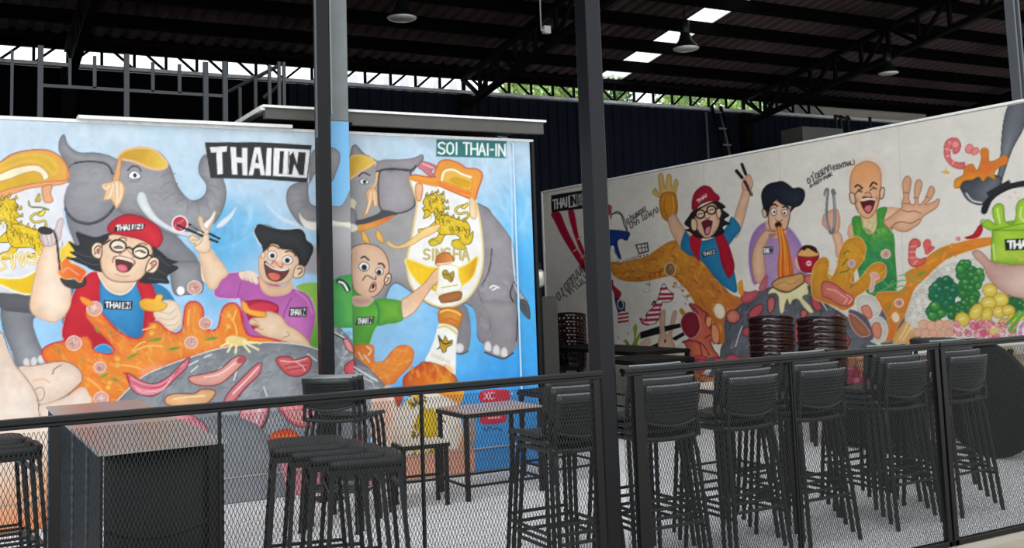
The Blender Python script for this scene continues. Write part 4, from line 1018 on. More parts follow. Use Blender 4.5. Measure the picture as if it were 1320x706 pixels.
# ---- hot stone
A.cur = 7; ST = '92969c'
A.K(0, 340, 3.53)
A.F('520,640 640,520 740,470 850,430 1000,385 1165,360 1300,360 1420,380 1520,430 1560,500 1560,640 1500,760 1350,860 1100,900 900,880 700,820 500,720', ST, o='e9ecee', w=1.4, sh=('6e7278', 16), nz=.06, g=('999da2', 900, 500, 1300, 420))
A.F('1560,430 1640,440 1760,560 1800,640 1780,760 1640,800 1500,800', ST, sh=('6e7278', 12), g=('a6a9ad', 1560, 600, 1740, 700))
A.splash((600, 380, 1520, 850), 480, ['a5a9ae', '6a6e74', 'b9bcc0', '55595f', '8d9197'], 34, 1.3, -40, clip=7)
A.splash((1560, 460, 1800, 760), 70, ['c5c8cb', '6a6e74', 'e9ecee'], 60, 1.4, 40, clip=7)
for q in ('850,465 900,440', '870,490 900,465', '930,425 960,412', '1065,530 1075,490', '1340,430 1370,480', '1500,560 1480,520', '1400,410 1440,440', '1200,560 1215,600', '970,500 1010,470'): A.L(q, 'eef0f1', 1.6, a=.9)
def meat(q, c='e2929a', c2='c8546a', o='6a2c34', stripes=6, ang=-35, box=None):
    A.F(q, c, sh=(c2, 5), o=o, w=1.3)
meat('575,500 600,505 640,530 700,545 770,510 830,450 862,425 850,470 800,520 760,560 700,600 640,595 600,570')
for d in range(6): A.L('%d,%d %d,%d %d,%d %d,%d' % (595+d*6, 520+d*12, 660, 548+d*9, 740, 545+d*7-d, 835-d*14, 455+d*16), A.rng.choice(['f6cfd2', 'c43a56', 'f0b0b6']), 1.3, a=.8)
A.L('565,495 580,510 590,540', 'c01c30', 1.8)
meat('860,515 930,500 1000,480 1060,430 1100,418 1118,435 1080,480 1010,540 950,555 880,545', 'eab0a4', 'd98478'); A.L('930,515 1000,500 1070,450', 'f7dcd4', 1.6); A.E(1098, 436, 22, 14, 'b8505c', rot=-30)
meat('1030,600 1070,550 1120,500 1160,462 1190,450 1180,500 1120,560 1080,610 1040,640 1000,680', 'e59a96', 'c75a68'); A.L('1060,590 1130,520 1175,470', 'f6d6d0', 1.8); A.L('1085,600 1140,540', '7a2c34', 1.2)
meat('755,605 800,590 880,590 920,570 975,575 975,600 930,640 840,650 760,640', 'eebc86', 'd99a66'); A.L('790,615 860,605 930,600', 'f6dcb4', 1.8)
A.K(200, 330, 3.528)
meat('548,470 600,455 640,470 700,455 710,490 690,530 640,548 590,530', 'e27a78', 'c23c4c'); 
for q in ('570,475 630,480 690,465', '590,500 640,490 695,485', '600,520 650,510 690,505', '640,480 670,500 680,520'): A.L(q, A.rng.choice(['f6c8c0', 'a82a3a', 'f0a098']), 1.4)
A.F('320,375 350,360 400,370 418,380 400,405 350,410 325,400', 'f0d48c', o='c9a050', w=1)
for q in ('350,400 330,435', '370,405 365,440', '400,400 430,435', '410,395 470,425', '400,388 480,395', '330,395 300,410'): A.L(q, 'f4e6b0', 2.6)
A.K(425, 380, 5.43)
meat('95,310 120,305 150,340 168,380 165,415 130,390 105,350', 'eeb0ac', 'd9707a'); meat('100,510 140,465 168,455 180,500 165,560 125,560 105,545', 'e0606c', 'c23c4c'); A.L('120,500 150,490 150,540 125,530', 'f3b4b0', 1.6)
A.L('30,260 100,300', 'f0f0f0', 2); A.L('30,268 100,308', '2a2a2e', 1.6); A.L('165,500 230,540 330,600', 'f2f3f4', 2); A.L('170,530 220,570 300,610', 'e2e4e6', 1.6)
# stone and meat below the rail
A.K(290, 495, 4.867)
meat('120,130 270,110 270,180 240,260 180,340 110,420 60,500 40,600 -40,620 -20,500 40,380', 'e8a8ae', 'd07c8c')
for q in ('160,140 150,220 80,340 20,460', '220,130 200,220 130,330 60,430', '260,140 250,220 200,300'): A.L(q, A.rng.choice(['f7d9dc', 'c9808e']), 2.2)
A.L('275,110 270,190 230,280 170,350 110,430 90,490', '4a2a30', 2.6)
meat('345,130 560,120 575,200 560,250 520,270 440,260 380,210', 'e49a9e', 'c8404e')
for q in ('370,140 420,220 540,240', '400,130 450,200 550,215', '440,130 480,180 560,190'): A.L(q, A.rng.choice(['f6c8c8', 'a83240', 'f3b0b0']), 2)
A.F('280,330 330,295 400,285 450,310 440,340 300,345', 'e0522a', o='b23818', w=1.4); 
for x in range(300, 440, 22): A.E(x, 325, 6, 6, 'f0a040')
A.K(0, 0, 1); meat('330,600 370,585 430,590 460,560 480,590 470,640 400,660 330,650', 'd98a96', 'b8506a'); A.F('60,545 110,530 240,530 345,560 345,700 60,700', '8f9297', sh=('6e7278', 8)); meat('150,550 230,530 270,560 220,600 160,590', 'dd98a0', 'c05c74')

# ---- bottle
A.cur = 8
A.K(540, 310, 5.431)
A.F('120,170 125,115 160,90 200,85 240,120 235,150 180,165', 'b86a2c', o='8a4a20', w=1.3, g=('d98a3c', 140, 120, 220, 120)); A.L('125,165 180,160 240,150', 'e9e4dc', 1.6)
A.F('140,190 170,170 265,180 280,250 300,330 265,350 150,375 120,370 135,290', 'efece2', o='e3d48c', w=1.4); A.F('165,220 190,205 215,230 240,215 245,250 225,290 200,270 175,260', 'b0922c', o='6a5a20', w=1); A.L('170,235 215,245 235,280', '6a5a20', 1.4); A.L('160,330 270,310', 'c8b878', 1.6)
A.F('150,385 285,355 298,395 270,420 170,435 148,420', 'b5743c', sh=('94582c', 5), o='6b4426', w=1)
A.F('135,530 140,490 180,470 240,470 290,490 305,530 290,580 270,620 250,600 150,580', 'd98a28', sh=('b8661c', 7), g=('eba53c', 150, 500, 280, 520), o='a85c1c', w=1); A.L('150,500 200,485 260,500 290,520', 'f3c468', 2.4); A.L('160,560 220,545 270,570', 'c4721e', 2.4)
A.K(540, 390, 6.419)
A.F('160,190 190,175 250,185 315,225 312,300 305,420 292,620 200,560 60,490 90,400 130,300', 'f4f3ee', o='e2dfd2', w=1.3)
A.L('165,205 220,195 280,225 310,255', 'dccf78', 3.2)
A.F('160,270 190,310 210,300 215,275 232,300 240,320 275,310 270,345 230,370 225,400 200,412 180,375 150,385 175,355', 'c79d20', o='4a3c14', w=1.1); A.L('170,300 210,340 260,330', '3a3010', 1.6)
A.T('SINGHA', 105, 415, 262, 480, -8, 26, 'd8cfa8', 1.0)
A.F('-130,640 -90,580 0,515 40,490 120,500 200,530 260,575 300,610 330,700 300,800 100,820 -100,760', 'd9701e', g=('f0b42c', 40, 560, 220, 560), sh=('b8401c', 10), o='8c3c1c', w=1.2)
A.splash((-80, 520, 260, 620), 30, ['f4c63a', 'c43c1c', 'f09a30'], 60, 3, 70, clip=8)
# bottle body below the rail
A.K(480, 470, 2.99)
A.F('40,90 90,95 110,160 170,95 240,85 330,80 345,130 330,150 350,250 370,400 350,440 60,480 0,440 0,300 20,200', 'e8e0d4', g=('e0a888', 200, 300, 60, 420), sh=('d8b8a0', 8))
A.F('230,85 345,80 342,150 300,130 250,110', 'e0701e', g=('f0a83a', 240, 90, 340, 120)); A.F('80,95 125,95 100,165', 'b8401e'); A.F('0,110 60,110 90,200 60,330 0,340', 'e9b9a0', sh=('f2ddd0', 8))
for i in range(110):
    yy = A.rng.uniform(100, 340); wd = 60 if yy > 180 else 30; xx = 190+A.rng.uniform(-wd, wd)+(-20 if yy < 160 else 20)
    A.L([(xx, yy), (xx+A.rng.uniform(-14, 14), yy+A.rng.uniform(4, 18))], A.rng.choice(['d9b41c', 'b8922a', 'e8cc3c', '6d5a18']), 2.4)
A.F('175,190 240,180 250,260 230,280 180,270', 'e0bb14', sh=('b8941a', 5)); A.F('380,180 395,300 330,430 300,430', 'd0895c', a=.7)
A.F('0,365 130,350 395,325 400,420 60,480 0,480', 'd89a80', g=('dba088', 300, 340, 30, 420)); A.L('0,362 130,350 395,326', 'b06a4c', 1.2, sm=False)
A.F('395,322 640,295 640,420 395,425', '3f8fd2', sm=False)
A.L('395,325 520,310 640,297', 'bfe0f6', 1.4, sm=False); A.L('395,331 520,316 640,303', '2c6aa8', 1.2, sm=False)
A.cur = 14
A.F('420,102 520,97 522,140 425,145', 'cc2440', sm=True); A.T('XC', 430, 108, 470, 105, 0, 26, 'f0c8d2', 1.6)
A.F('422,195 508,190 508,222 424,228', 'cc2440', sm=True); A.L('445,206 495,202', 'f0d8de', 1.6)
A.L('428,245 440,255 450,240 465,250 480,245 500,255', '23405c', 1.4); A.L('530,110 540,112', 'f4f4f4', 1)

# ---- huge hand lower left
A.cur = 11
A.K(0, 380, 4.706)
A.F('110,445 200,430 300,410 380,402 440,420 490,465 497,520 450,570 400,610 330,645 240,665 200,600', 'ecd6c4', o='7a6256', w=1.2, sh=('d9b9a4', 9))
A.F('230,680 300,655 400,620 470,570 510,560 540,600 550,660 400,760 230,760', 'efdccf', o='cfae98', w=1, sh=('e0c0aa', 8))
A.L('320,480 330,450 370,425', '8a6a58', 1.4); A.L('200,580 250,560 270,600 250,640 220,630', 'b08a74', 1.3); A.L('200,520 260,510 300,530', 'e3b08c', 3, a=.6)
A.F('-140,200 0,225 30,270 50,330 90,420 130,470 190,550 225,620 235,700 230,800 0,900 -140,900', 'ecd5c2', g=('f4e4d6', 0, 400, 160, 640), o='6b564c', w=1.2, sh=('dcbfae', 12))
A.splash((0, 300, 220, 700), 50, ['f7ebe0', 'e5c5b0', 'efd8c6'], 80, 4, 60, clip=11, a=.25)
A.K(0, 0, 1); A.F('-40,555 55,540 70,600 70,700 -40,700', 'f0dccb', g=('e0844c', 20, 590, 62, 670))

# ---- banner and street sign
A.cur = 9
A.K(200, 150, 3.528)
A.F('226,118 480,117 712,131 692,300 470,285 252,280', '2a2c2e', sm=False)
WH = 'ecebea'
for q in ('248,140 328,135 325,160 305,162 308,262 283,264 278,163 255,165',): A.F(q, WH, sm=False)
A.F('342,138 368,140 370,185 395,187 395,142 420,143 420,268 397,267 395,212 372,210 375,265 350,264', WH, sm=False)
A.F('452,140 478,140 500,268 480,268 474,236 452,235 445,268 425,267', WH, sm=False); A.F('455,212 472,213 464,165', '2a2c2e', sm=False)
A.F('508,143 530,144 526,270 502,269', WH, sm=False)
A.F('540,143 705,152 690,280 536,270', WH, sm=False); A.F('552,156 695,163 682,268 548,260', '2a2c2e', sm=False)
A.F('548,150 568,151 562,262 542,261', WH, sm=False); A.F('586,158 606,159 602,264 580,263', WH, sm=False)
A.F('592,156 604,157 600,262 588,262', '2a2c2e', sm=False, a=.0)
A.F('610,159 628,160 650,225 655,165 672,166 662,262 645,262 626,200 618,264 602,263', WH, sm=False, a=.0)
A.F('612,158 700,160 688,268 602,264', WH, sm=False); A.F('612,178 628,160 645,215 652,162 685,164 676,266 655,265 632,215 622,264 606,263', '2a2c2e', sm=False)
A.cur = 10
A.K(420, 150, 3.529)
A.F('503,103 822,112 820,190 502,182', '2d7370', sm=False)
A.T('SOI', 512, 118, 600, 120, 0, 52, 'f2f5f4', 2.2, gap=.3); A.T('THAI-IN', 626, 120, 815, 128, 0, 52, 'f2f5f4', 2.2, gap=.25)
A.K(0, 0, 1)
# panel edge on the right
A.L('686,180 697,600', 'd6e8f4', 1.2, sm=False)

# ================================================================ strip on the grey column
COL_PARTS = {0: ('painted_sky', None), 1: ('painted_elephant', 'trunk and tusk continuing over the column'), 5: ('painted_man', 'green sleeve continuing over the column'), 7: ('painted_hot_stone', None)}
A = AC = Art(1, 7.44-.032, 2.552, 2.719, .0055, .005, 2.755, .0055)
A.fbm(); A.brush[:] = np.interp(A.zs, [0, 2.7], [-.3, .3])[:, None]
t = np.clip((A.y-155)/200, 0, 1)[..., None]; A.col[:] = np.array([.49, .74, .93])*(1-t)+np.array([.55, .82, .97])*t
A.cur = 1; A.K(420, 180, 5.886)
A.F('-60,60 40,60 80,75 105,110 100,180 75,250 40,320 -60,360', '9c9798', sh=('77757a', 8), g=('b1acad', 40, 100, 100, 100), o='6b6a6e', w=1.2)
A.F('-60,520 40,500 110,500 150,450 185,380 240,380 240,700 -60,700', 'a19ea0', sh=('7f7d81', 7)); A.F('-60,600 40,612 120,625 200,628 240,640 240,690 120,685 -60,660', 'efe9d6', o='cfc7b0', w=1)
A.F('-60,690 240,700 240,1040 -60,1040', 'b5b2b4', g=('9c9498', 100, 740, 100, 1000), soft=2)
A.cur = 5; A.K(425, 300, 5.883)
A.F('-60,380 20,360 80,325 220,305 220,720 -60,720', '4cab50', sh=('2f8f4a', 12), g=('74bd4c', 40, 400, 160, 640), sm=False); A.F('-60,440 40,480 120,560 100,690 -60,700', '3c9c58', soft=4, a=.6)
A.F('60,350 100,355 140,390 158,430 130,450 105,420 90,395 50,378', '1d1e20'); A.L('72,372 100,380 120,405 135,435', 'f0f0f0', 3)
A.cur = 7; A.F('-60,690 20,690 80,720 160,800 220,860 220,2200 -60,2200', '8d9298', sh=('74787e', 8), sm=False)
A.splash((0, 730, 180, 1300), 90, ['b5b9bd', '6c7076', 'd8dadc'], 60, 2, -60, clip=7)
A.K(425, 380, 5.43); A.F('95,310 120,305 150,340 168,400 130,390 105,350', 'eeb0ac', sh=('d9707a', 4), o='6a2c34'); A.F('100,510 140,465 190,455 190,560 125,560', 'e0606c', sh=('c23c4c', 4), o='6a2c34')
A.L('30,260 100,300', 'f0f0f0', 2); A.L('30,270 100,310', '2a2a2e', 1.8)
# ================================================================ white mural on the right wall
RIGHT_PARTS = {0: ('painted_wall_panel', None), 1: ('painted_man', 'laughing man in red cap with chopsticks raised'), 2: ('painted_man', 'man with black quiff eating noodles in purple shirt'), 3: ('painted_man', 'laughing bald man in green vest with tongs'),
 4: ('painted_curry', 'orange curry wave with prawns and meatballs'), 5: ('painted_hot_stone', 'grey hot stone with dripping cheese'), 6: ('painted_vegetables', 'green broccoli with yellow and pink vegetables'), 7: ('painted_pot', 'green pot with black badge'),
 8: ('painted_ladle', 'black ladle pouring prawns'), 9: ('painted_banner', 'black banner over red stripes'), 10: ('painted_flags', 'flag patches and map shapes'), 11: ('painted_sketch', 'thin black cart sketch and map outline'), 13: ('painted_writing', 'black hand lettering beside the map'), 14: ('painted_writing', 'black hand lettering below the red stripes'), 15: ('painted_writing', 'black hand lettering above the tongs'), 12: ('painted_hand', 'pale hand holding thick chopsticks')}
A = AR = Art(0, RX-.004, 3.95, 12.40, .0108, .07, 2.757, .0075)
A.fbm()
A.col[:] = np.array([.86, .845, .81])*(1+.02*A.brush[..., None])
A.K(0, 0, 1)
for x0 in (1158, 1003, 905): A.L([(x0, 150), (x0+12, 560)], 'c3bfb4', 1.1, sm=False, a=.6)
W2 = 'dbd8ce'
# banner and red stripes
A.cur = 10; RD = 'a8143a'
A.K(700, 230, 5.887)
A.F('60,262 125,255 180,380 250,520 300,600 345,680 420,800 380,800 250,610 150,450 90,330', RD, nz=.05); A.F('190,245 232,240 270,430 310,540 345,620 420,740 400,760 330,650 270,520 220,380', RD)
for q in ('235,550 265,530', '265,460 290,440', '290,600 320,580'): A.L(q, 'd9b48a', 2)
A.cur = 9
A.F('62,128 325,85 330,95 420,75 420,205 325,225 62,256', '1b1c22', sm=False)
A.L('50,118 330,68 420,52', 'e6e4de', 2.2, sm=False); A.L('48,118 62,262', 'e6e4de', 1.6, sm=False)
A.T('THAI', 75, 165, 182, 142, 2, 68, 'e4e3df', 1.8)
A.F('190,130 258,118 262,210 194,222', 'e4e3df', sm=False); A.T('IN', 205, 138, 248, 130, 2, 66, '1b1c22', 2.0)
A.T('KEE', 270, 122, 318, 113, 1, 22, 'cfcfcb', .9); A.T('P', 325, 112, 336, 110, 1, 22, 'cfcfcb', .9); A.T('HOT', 272, 182, 322, 172, 1, 22, 'cfcfcb', .9); A.T('EAT', 271, 152, 320, 143, 1, 20, 'cfcfcb', .9)
A.cur = 10
# map shape with blue half
A.F('380,210 512,205 515,270 560,250 600,275 630,350 640,400 640,465 590,455 560,490 590,605 560,585 535,540 515,510 500,600 460,640 400,560 380,400', 'e6e2d9', o='2a2a30', w=1.1)
A.F('380,205 512,205 512,265 500,285 380,285', RD, sm=False)
A.F('380,400 640,400 643,462 620,468 590,455 565,488 592,608 575,600 548,552 540,520 520,512 500,520 480,600 400,560', '1d3f8c', sh=('17306c', 8))
A.F('515,520 535,510 540,560 560,590 545,620 520,580', 'e6e2d9'); 
A.cur = 11
A.L('515,305 520,275 560,262 590,275 605,310 615,350 635,392', '2a2a30', 1.4)
# cart sketch
A.L('705,505 790,488 800,550 730,570 705,505', '2a2a30', 1.6, sm=False); A.L('720,530 790,520', '3a3a40', 1); A.L('745,500 755,565', '3a3a40', 1); A.L('770,495 778,560', '3a3a40', 1)
for x, y in ((738, 590), (765, 585), (790, 578)): A.E(x, y, 5, 7, '2a2a30')
for i in range(7): A.L([(610+i*18, 625-i*7), (615+i*18, 640-i*7)], '2a2a30', .9)
A.L('600,640 620,660 650,655', '2a2a30', 1)
A.cur = 13; A.T('(ปานผอย', 630, 315, 770, 210, 8, 34, '26262a', 1.1); A.T('ปาก ไม่ผูก)', 655, 345, 870, 215, 8, 34, '26262a', 1.1)
A.cur = 14; A.K(690, 220, 2.714)
A.T('อร่อยมากผ', 82, 460, 175, 345, -10, -26, '26262a', 1.1)
A.T('ทานป', 110, 420, 172, 368, 12, 14, '26262a', 1.1)
A.cur = 15; A.K(960, 210, 6.417); A.T('อร่อยมาก', 510, 130, 705, 10, 14, 44, '232327', 1.3); A.T('(CENTRAL)', 725, 25, 905, -25, 6, 34, '232327', 1.1)
A.T('A-ROY-MAK', 535, 180, 718, 75, 8, 26, '232327', 1.1)
# flag patches
A.cur = 10
A.K(780, 340, 5.431)
A.F('30,120 55,115 60,150 110,200 100,240 140,270 140,320 155,360 168,420 150,425 100,380 90,340 70,270 60,200 35,160', '252a5c', nz=.05); A.F('30,120 55,115 60,150 112,200 98,240 70,230 60,190 35,160', 'a01c30')
A.E(108, 282, 24, 38, 'c9c4ba', rot=-8); A.E(108, 285, 17, 28, '2a2f5c', rot=-8); A.F('92,345 145,335 168,420 150,425 100,382', 'e9dfd6'); 
for y in (352, 378, 404): A.L([(94, y+4), (160, y-6)], 'a01c30', 2.4, sm=False)
A.F('410,140 440,180 475,210 475,240 450,265 400,270 385,310 380,370 350,415 290,425 255,400 245,380 290,395 290,350 340,300 355,265 370,250 385,200', 'ece3dc', o='3a2a34', w=1)
for q in ('392,175 430,172', '385,212 474,212', '375,245 470,240', '345,292 392,285', '320,325 385,320', '290,360 382,352', '275,395 370,388'): A.L(q, 'a8203c', 3.2, sm=False)
A.L('250,385 265,415 300,425', 'a8203c', 2.4); A.L('330,285 345,262 355,280', '2a2a3a', 2)
# green splash + hand with chopsticks
A.cur = 6
A.F('130,600 145,560 130,540 150,530 180,570 205,520 195,450 215,420 225,450 215,520 240,480 245,510 225,560 260,590 260,620 140,620', '8fa83a', g=('6f9030', 200, 440, 200, 600)); 
A.cur = 12
A.F('370,650 375,600 370,560 385,480 385,380 400,330 420,330 418,420 430,500 450,470 462,400 475,340 500,330 495,380 470,470 470,530 490,580 500,640 490,720 370,720', 'dcbda6', sh=('b9937c', 6), o='a98874', w=1); A.E(420, 540, 7, 14, '4a3a34')
A.F('500,580 540,550 560,580 560,640 500,650', 'cfc8ba'); A.F('245,560 300,520 320,540 300,570 250,590', 'd9b79c', o='a98874', w=.8)
A.F('245,478 380,436 384,488 248,524', '16171b', sm=False); A.F('415,436 545,412 600,412 600,428 545,440 418,474', '16171b', sm=False)
A.F('250,605 370,552 372,590 300,640 256,640', '16171b', sm=False); A.F('466,520 560,470 570,492 490,538', '16171b', sm=False)
A.cur = 10
for x, y in ((160, 480), (90, 510), (150, 560), (570, 240), (560, 270), (550, 220), (500, 150), (520, 160), (530, 145)): A.L([(x, y), (x+6, y+16)], '8a8a7a', 1.2)
A.L('265,180 280,200 310,190 310,160', 'b9b4a8', 1.2); A.L('290,140 315,150 310,130', '6a6a66', 1.2)

# ---- curry wave (left part, under the first man)
A.cur = 4
A.F('30,-10 60,80 120,115 200,125 300,118 400,95 470,90 520,130 570,180 610,240 640,300 690,360 720,420 740,520 800,560 870,570 900,640 1000,700 1000,300 870,200 760,60 700,-40 600,-150 460,-160 300,-60 200,-30 120,-10', 'cf8a30', sh=('b9702a', 6), g=('b86a30', 500, 0, 760, 400))
A.K(780, 340, 5.431)
A.splash((40, -150, 480, 120), 170, ['e9ac4c', 'a85c24', 'f0c060', '6f4020', 'd98f3a'], 32, 1.5, -12, clip=4)
A.splash((480, -160, 900, 500), 240, ['e9ac4c', 'a85c24', 'f0c060', '6f4020', 'e07a3a', 'd9a04a'], 30, 1.5, 50, clip=4)
for i in range(26):
    x = A.rng.uniform(470, 860); y = A.rng.uniform(-60, 260); A.E(x, y, 8, 7, 'e0a04a', o='7a4a24', w=.8)
A.E(455, 38, 36, 46, '8c6a4a', o='d9c6b0', w=1.4); A.E(455, 38, 26, 34, 'a07c58', o='5a4030', w=1); A.L('450,20 440,40 455,60 465,40', '5a4030', 1.2)
for q in ('320,100 310,80 330,60 350,70', '350,95 345,70 370,55 390,65', '385,85 380,60 405,50'): A.L(q, 'a84a24', 1.4)
A.E(800, 330, 38, 55, 'e9dcc4', rot=-15, o='b9a080', w=1)
# raw meat flower lower-left
A.K(780, 340, 5.431)
A.F('590,280 640,290 690,330 720,350 740,400 760,480 800,540 790,560 740,540 760,600 790,640 800,700 600,700 590,640 560,560 540,545 590,520 540,450 540,380 570,345 620,340', 'cf6a52', sh=('a84444', 7), o='6a2630', w=1.4, g=('dd8a58', 600, 560, 740, 680))
A.F('530,400 560,350 600,335 640,350 660,400 665,450 640,500 600,520 565,500 540,460', '8c2638', sh=('701c2c', 6), o='e0b0a8', w=1)
for q in ('600,440 620,420 635,440 610,470 590,450', '600,430 650,400', '590,290 625,310 650,350', '710,350 700,400 730,440 770,530', '640,540 690,570 730,640', '560,540 620,540 660,560 680,640', '700,520 740,500 760,560', '770,420 740,440 760,500'): A.L(q, '7a2a34', 1.5)
A.F('720,370 745,380 740,430 715,440 705,400', 'e0a070', o='8a4a34', w=1); A.F('755,420 790,450 800,510 790,555 755,540 745,470', 'dd9468', o='8a4a34', w=1)
A.F('520,320 540,310 560,340 545,360 530,350', 'b9862c')

# ---- first man: red cap
A.cur = 1; SK = 'e6c0a2'; SKD = 'c79474'
A.K(860, 200, 7.058)
A.F('-145,250 -100,180 -40,170 0,200 60,220 60,330 -20,340 0,330', 'dcc79c', a=.0)
A.K(690, 220, 2.714)
A.F('412,80 420,60 435,80 430,20 445,12 455,60 462,15 475,18 478,60 490,30 500,40 492,75 490,90 440,95', 'd9b878', sh=('c79a50', 3), o='a88850', w=.9)
A.F('437,95 450,78 485,78 497,120 490,165 470,178 448,165 436,130', 'cf8a2c', o='9a5c1c', w=1.2, sh=('b8701c', 4)); A.L('455,95 450,130 465,165', '9a5c1c', 1); A.L('480,90 485,130 475,160', 'f0b45c', 1)
A.K(860, 200, 2.717)
A.F('5,215 25,205 45,235 70,270 85,290 70,330 50,330 20,280 5,240', SK, sh=(SKD, 4), o='a57a60', w=.8)
A.F('230,240 262,130 262,110 275,95 295,100 292,130 280,180 262,250 240,290', SK, sh=(SKD, 4), o='a57a60', w=.8)
A.F('262,100 275,75 290,70 300,100 290,120 270,120', 'dca58c', o='8a5a48', w=.8)
A.L('243,55 262,78', '17171a', 4.4, sm=False); A.L('262,32 275,66', '17171a', 4, sm=False); A.L('272,92 296,138', '3a2a28', 4, sm=False); A.L('288,112 298,138', '9a9a9a', 1.2, sm=False)
A.F('50,330 62,268 80,285 110,300 160,290 200,260 215,235 228,215 258,255 235,290 215,330 238,420 243,480 200,460 160,420 120,370', '2a7fae', sh=('1d6088', 5))
A.F('85,280 120,285 115,330 112,370 95,350 80,320', 'b01a30'); A.F('165,275 185,262 205,290 225,340 236,395 215,430 190,380 180,330', 'b01a30', sh=('8c1428', 4))
A.F('60,240 75,215 90,195 120,180 170,160 205,180 195,190 218,210 200,225 222,240 195,250 200,270 170,285 110,290 80,270 60,262 78,255', '232428', sh=('17181a', 4))
A.F('100,200 120,185 160,168 178,190 185,220 180,250 160,280 135,290 112,270 98,240', SK, sh=('c9967a', 5), o='4a342c', w=1.1)
A.F('85,225 100,225 105,250 98,265 85,255', SK, o='4a342c', w=1.1); A.F('172,190 185,188 190,205 182,222 175,215', SK, o='4a342c', w=1.1)
A.F('88,190 88,160 98,130 125,108 150,112 165,130 182,145 178,160 150,160 120,170 100,188', 'a81c34', sh=('841428', 4), o='701424', w=1)
A.T('THAI', 104, 158, 136, 135, 4, 9, 'ead8d4', 1.3)
for cx, cy in ((116, 206), (155, 192)):
    A.E(cx, cy, 15, 14, 'ead0b8', a=.7); A.L([(cx+15.5*math.cos(a), cy+14.5*math.sin(a)) for a in np.linspace(0, 6.28, 12)[:-1]], '17130f', 1.9, closed=True)
A.L('131,200 140,197', '17130f', 2); A.L('100,210 92,214', '17130f', 1.6); A.L('170,190 176,186', '17130f', 1.6); A.L('109,208 117,203 124,206', '3a2a24', 1.2); A.L('148,194 155,189 163,191', '3a2a24', 1.2)
A.F('122,234 135,225 152,226 158,232 152,258 145,276 135,278 128,258', '5b2024', o='3a1418', w=1.1); A.F('135,258 150,250 146,272 136,276', 'd98490')
A.L('122,230 140,222 158,228', 'e9d4c4', 1.4); A.L('132,218 142,222 150,216', '8a5a48', 1.2)
thai_in(A, [(122, 338), (170, 326), (172, 345), (125, 357)], w=.9)
# ---- second man: quiff
A.cur = 2
A.K(960, 210, 6.417)
A.F('160,490 80,560 40,660 30,800 50,940 80,1010 130,980 150,1040 140,1180 420,1180 520,900 500,760 440,620 350,520 250,500', 'a583b4', sh=('86649a', 8), o='c9b0d0', w=1.2, g=('b497bf', 300, 600, 450, 900))
A.F('170,490 200,480 340,530 350,560 300,620 200,600', SK, sh=(SKD, 4))
A.F('195,390 220,340 260,310 310,340 370,370 375,420 360,500 340,550 290,545 250,560 210,540 195,470', SK, sh=('cf9c80', 7), o='4a342c', w=1.2)
A.F('145,390 165,375 180,420 175,450 155,440', SK, o='4a342c', w=1.2)
A.F('190,440 185,400 160,380 145,320 140,260 160,210 200,175 260,160 310,152 360,180 400,210 450,205 490,230 492,290 460,345 410,368 380,400 385,360 330,345 290,325 262,300 230,330 205,380', '1c2230', sh=('12151c', 8), o='101218', w=1.2, g=('2a3346', 250, 200, 420, 300))
A.F('215,395 240,370 265,395 255,430 228,430', 'f6efe2', o='5a4234', w=1.1); A.E(244, 405, 9, 11, '17150f'); A.F('305,400 330,385 355,400 350,430 320,435', 'f6efe2', o='5a4234', w=1.1); A.E(328, 415, 9, 11, '17150f')
A.L('225,350 245,340 270,358', '2a1c18', 2); A.L('315,365 340,360 358,378', '2a1c18', 2); A.L('255,465 270,480 300,480 312,468', 'a06a50', 1.6)
A.F('250,510 265,490 290,488 305,510 295,535 265,540', '2a1414', o='7a4a3c', w=1.3)
A.F('265,530 300,525 330,580 370,700 400,860 400,950 360,1010 290,1010 270,860 285,700 270,600', 'd9822c', g=('e0602c', 300, 600, 380, 980), sh=('b8601c', 5)); 
for d in range(5): A.L('%d,540 %d,680 %d,860 %d,1000' % (280+d*8, 300+d*12, 295+d*20, 300+d*20), A.rng.choice(['f0b050', 'b85a1c', 'f6c46c']), 1.1, a=.8)
A.F('80,700 130,600 190,550 240,560 262,585 250,600 225,595 190,640 160,740 170,900 150,980 100,990 70,920 60,800', SK, sh=(SKD, 6), o='a07460', w=1)
A.L('190,560 245,570', '8a5a48', 1.2); A.L('200,590 250,590', '8a5a48', 1.2); A.L('200,605 240,605', '8a5a48', 1.2)
thai_in(A, [(150, 695), (235, 690), (232, 745), (152, 755)], w=1.1)
# bowl hand
A.K(930, 310, 4.706)
A.F('440,130 455,90 480,100 480,180 455,170', 'e0a0a4', o='a87070', w=1)
A.F('462,95 480,50 510,40 560,55 590,80 580,160 550,190 510,190 480,170', 'b01c34', sh=('8c142a', 5), o='6a1020', w=1); A.F('462,88 480,60 520,45 570,55 588,88 540,98 490,96', 'e0a860', o='7a5030', w=1); A.F('485,50 500,30 540,28 575,45 580,75 550,60 520,45 505,60', '2a1c1a'); A.E(530, 138, 17, 17, 'e8b8b8'); A.L('522,138 538,138', 'b01c34', 1)

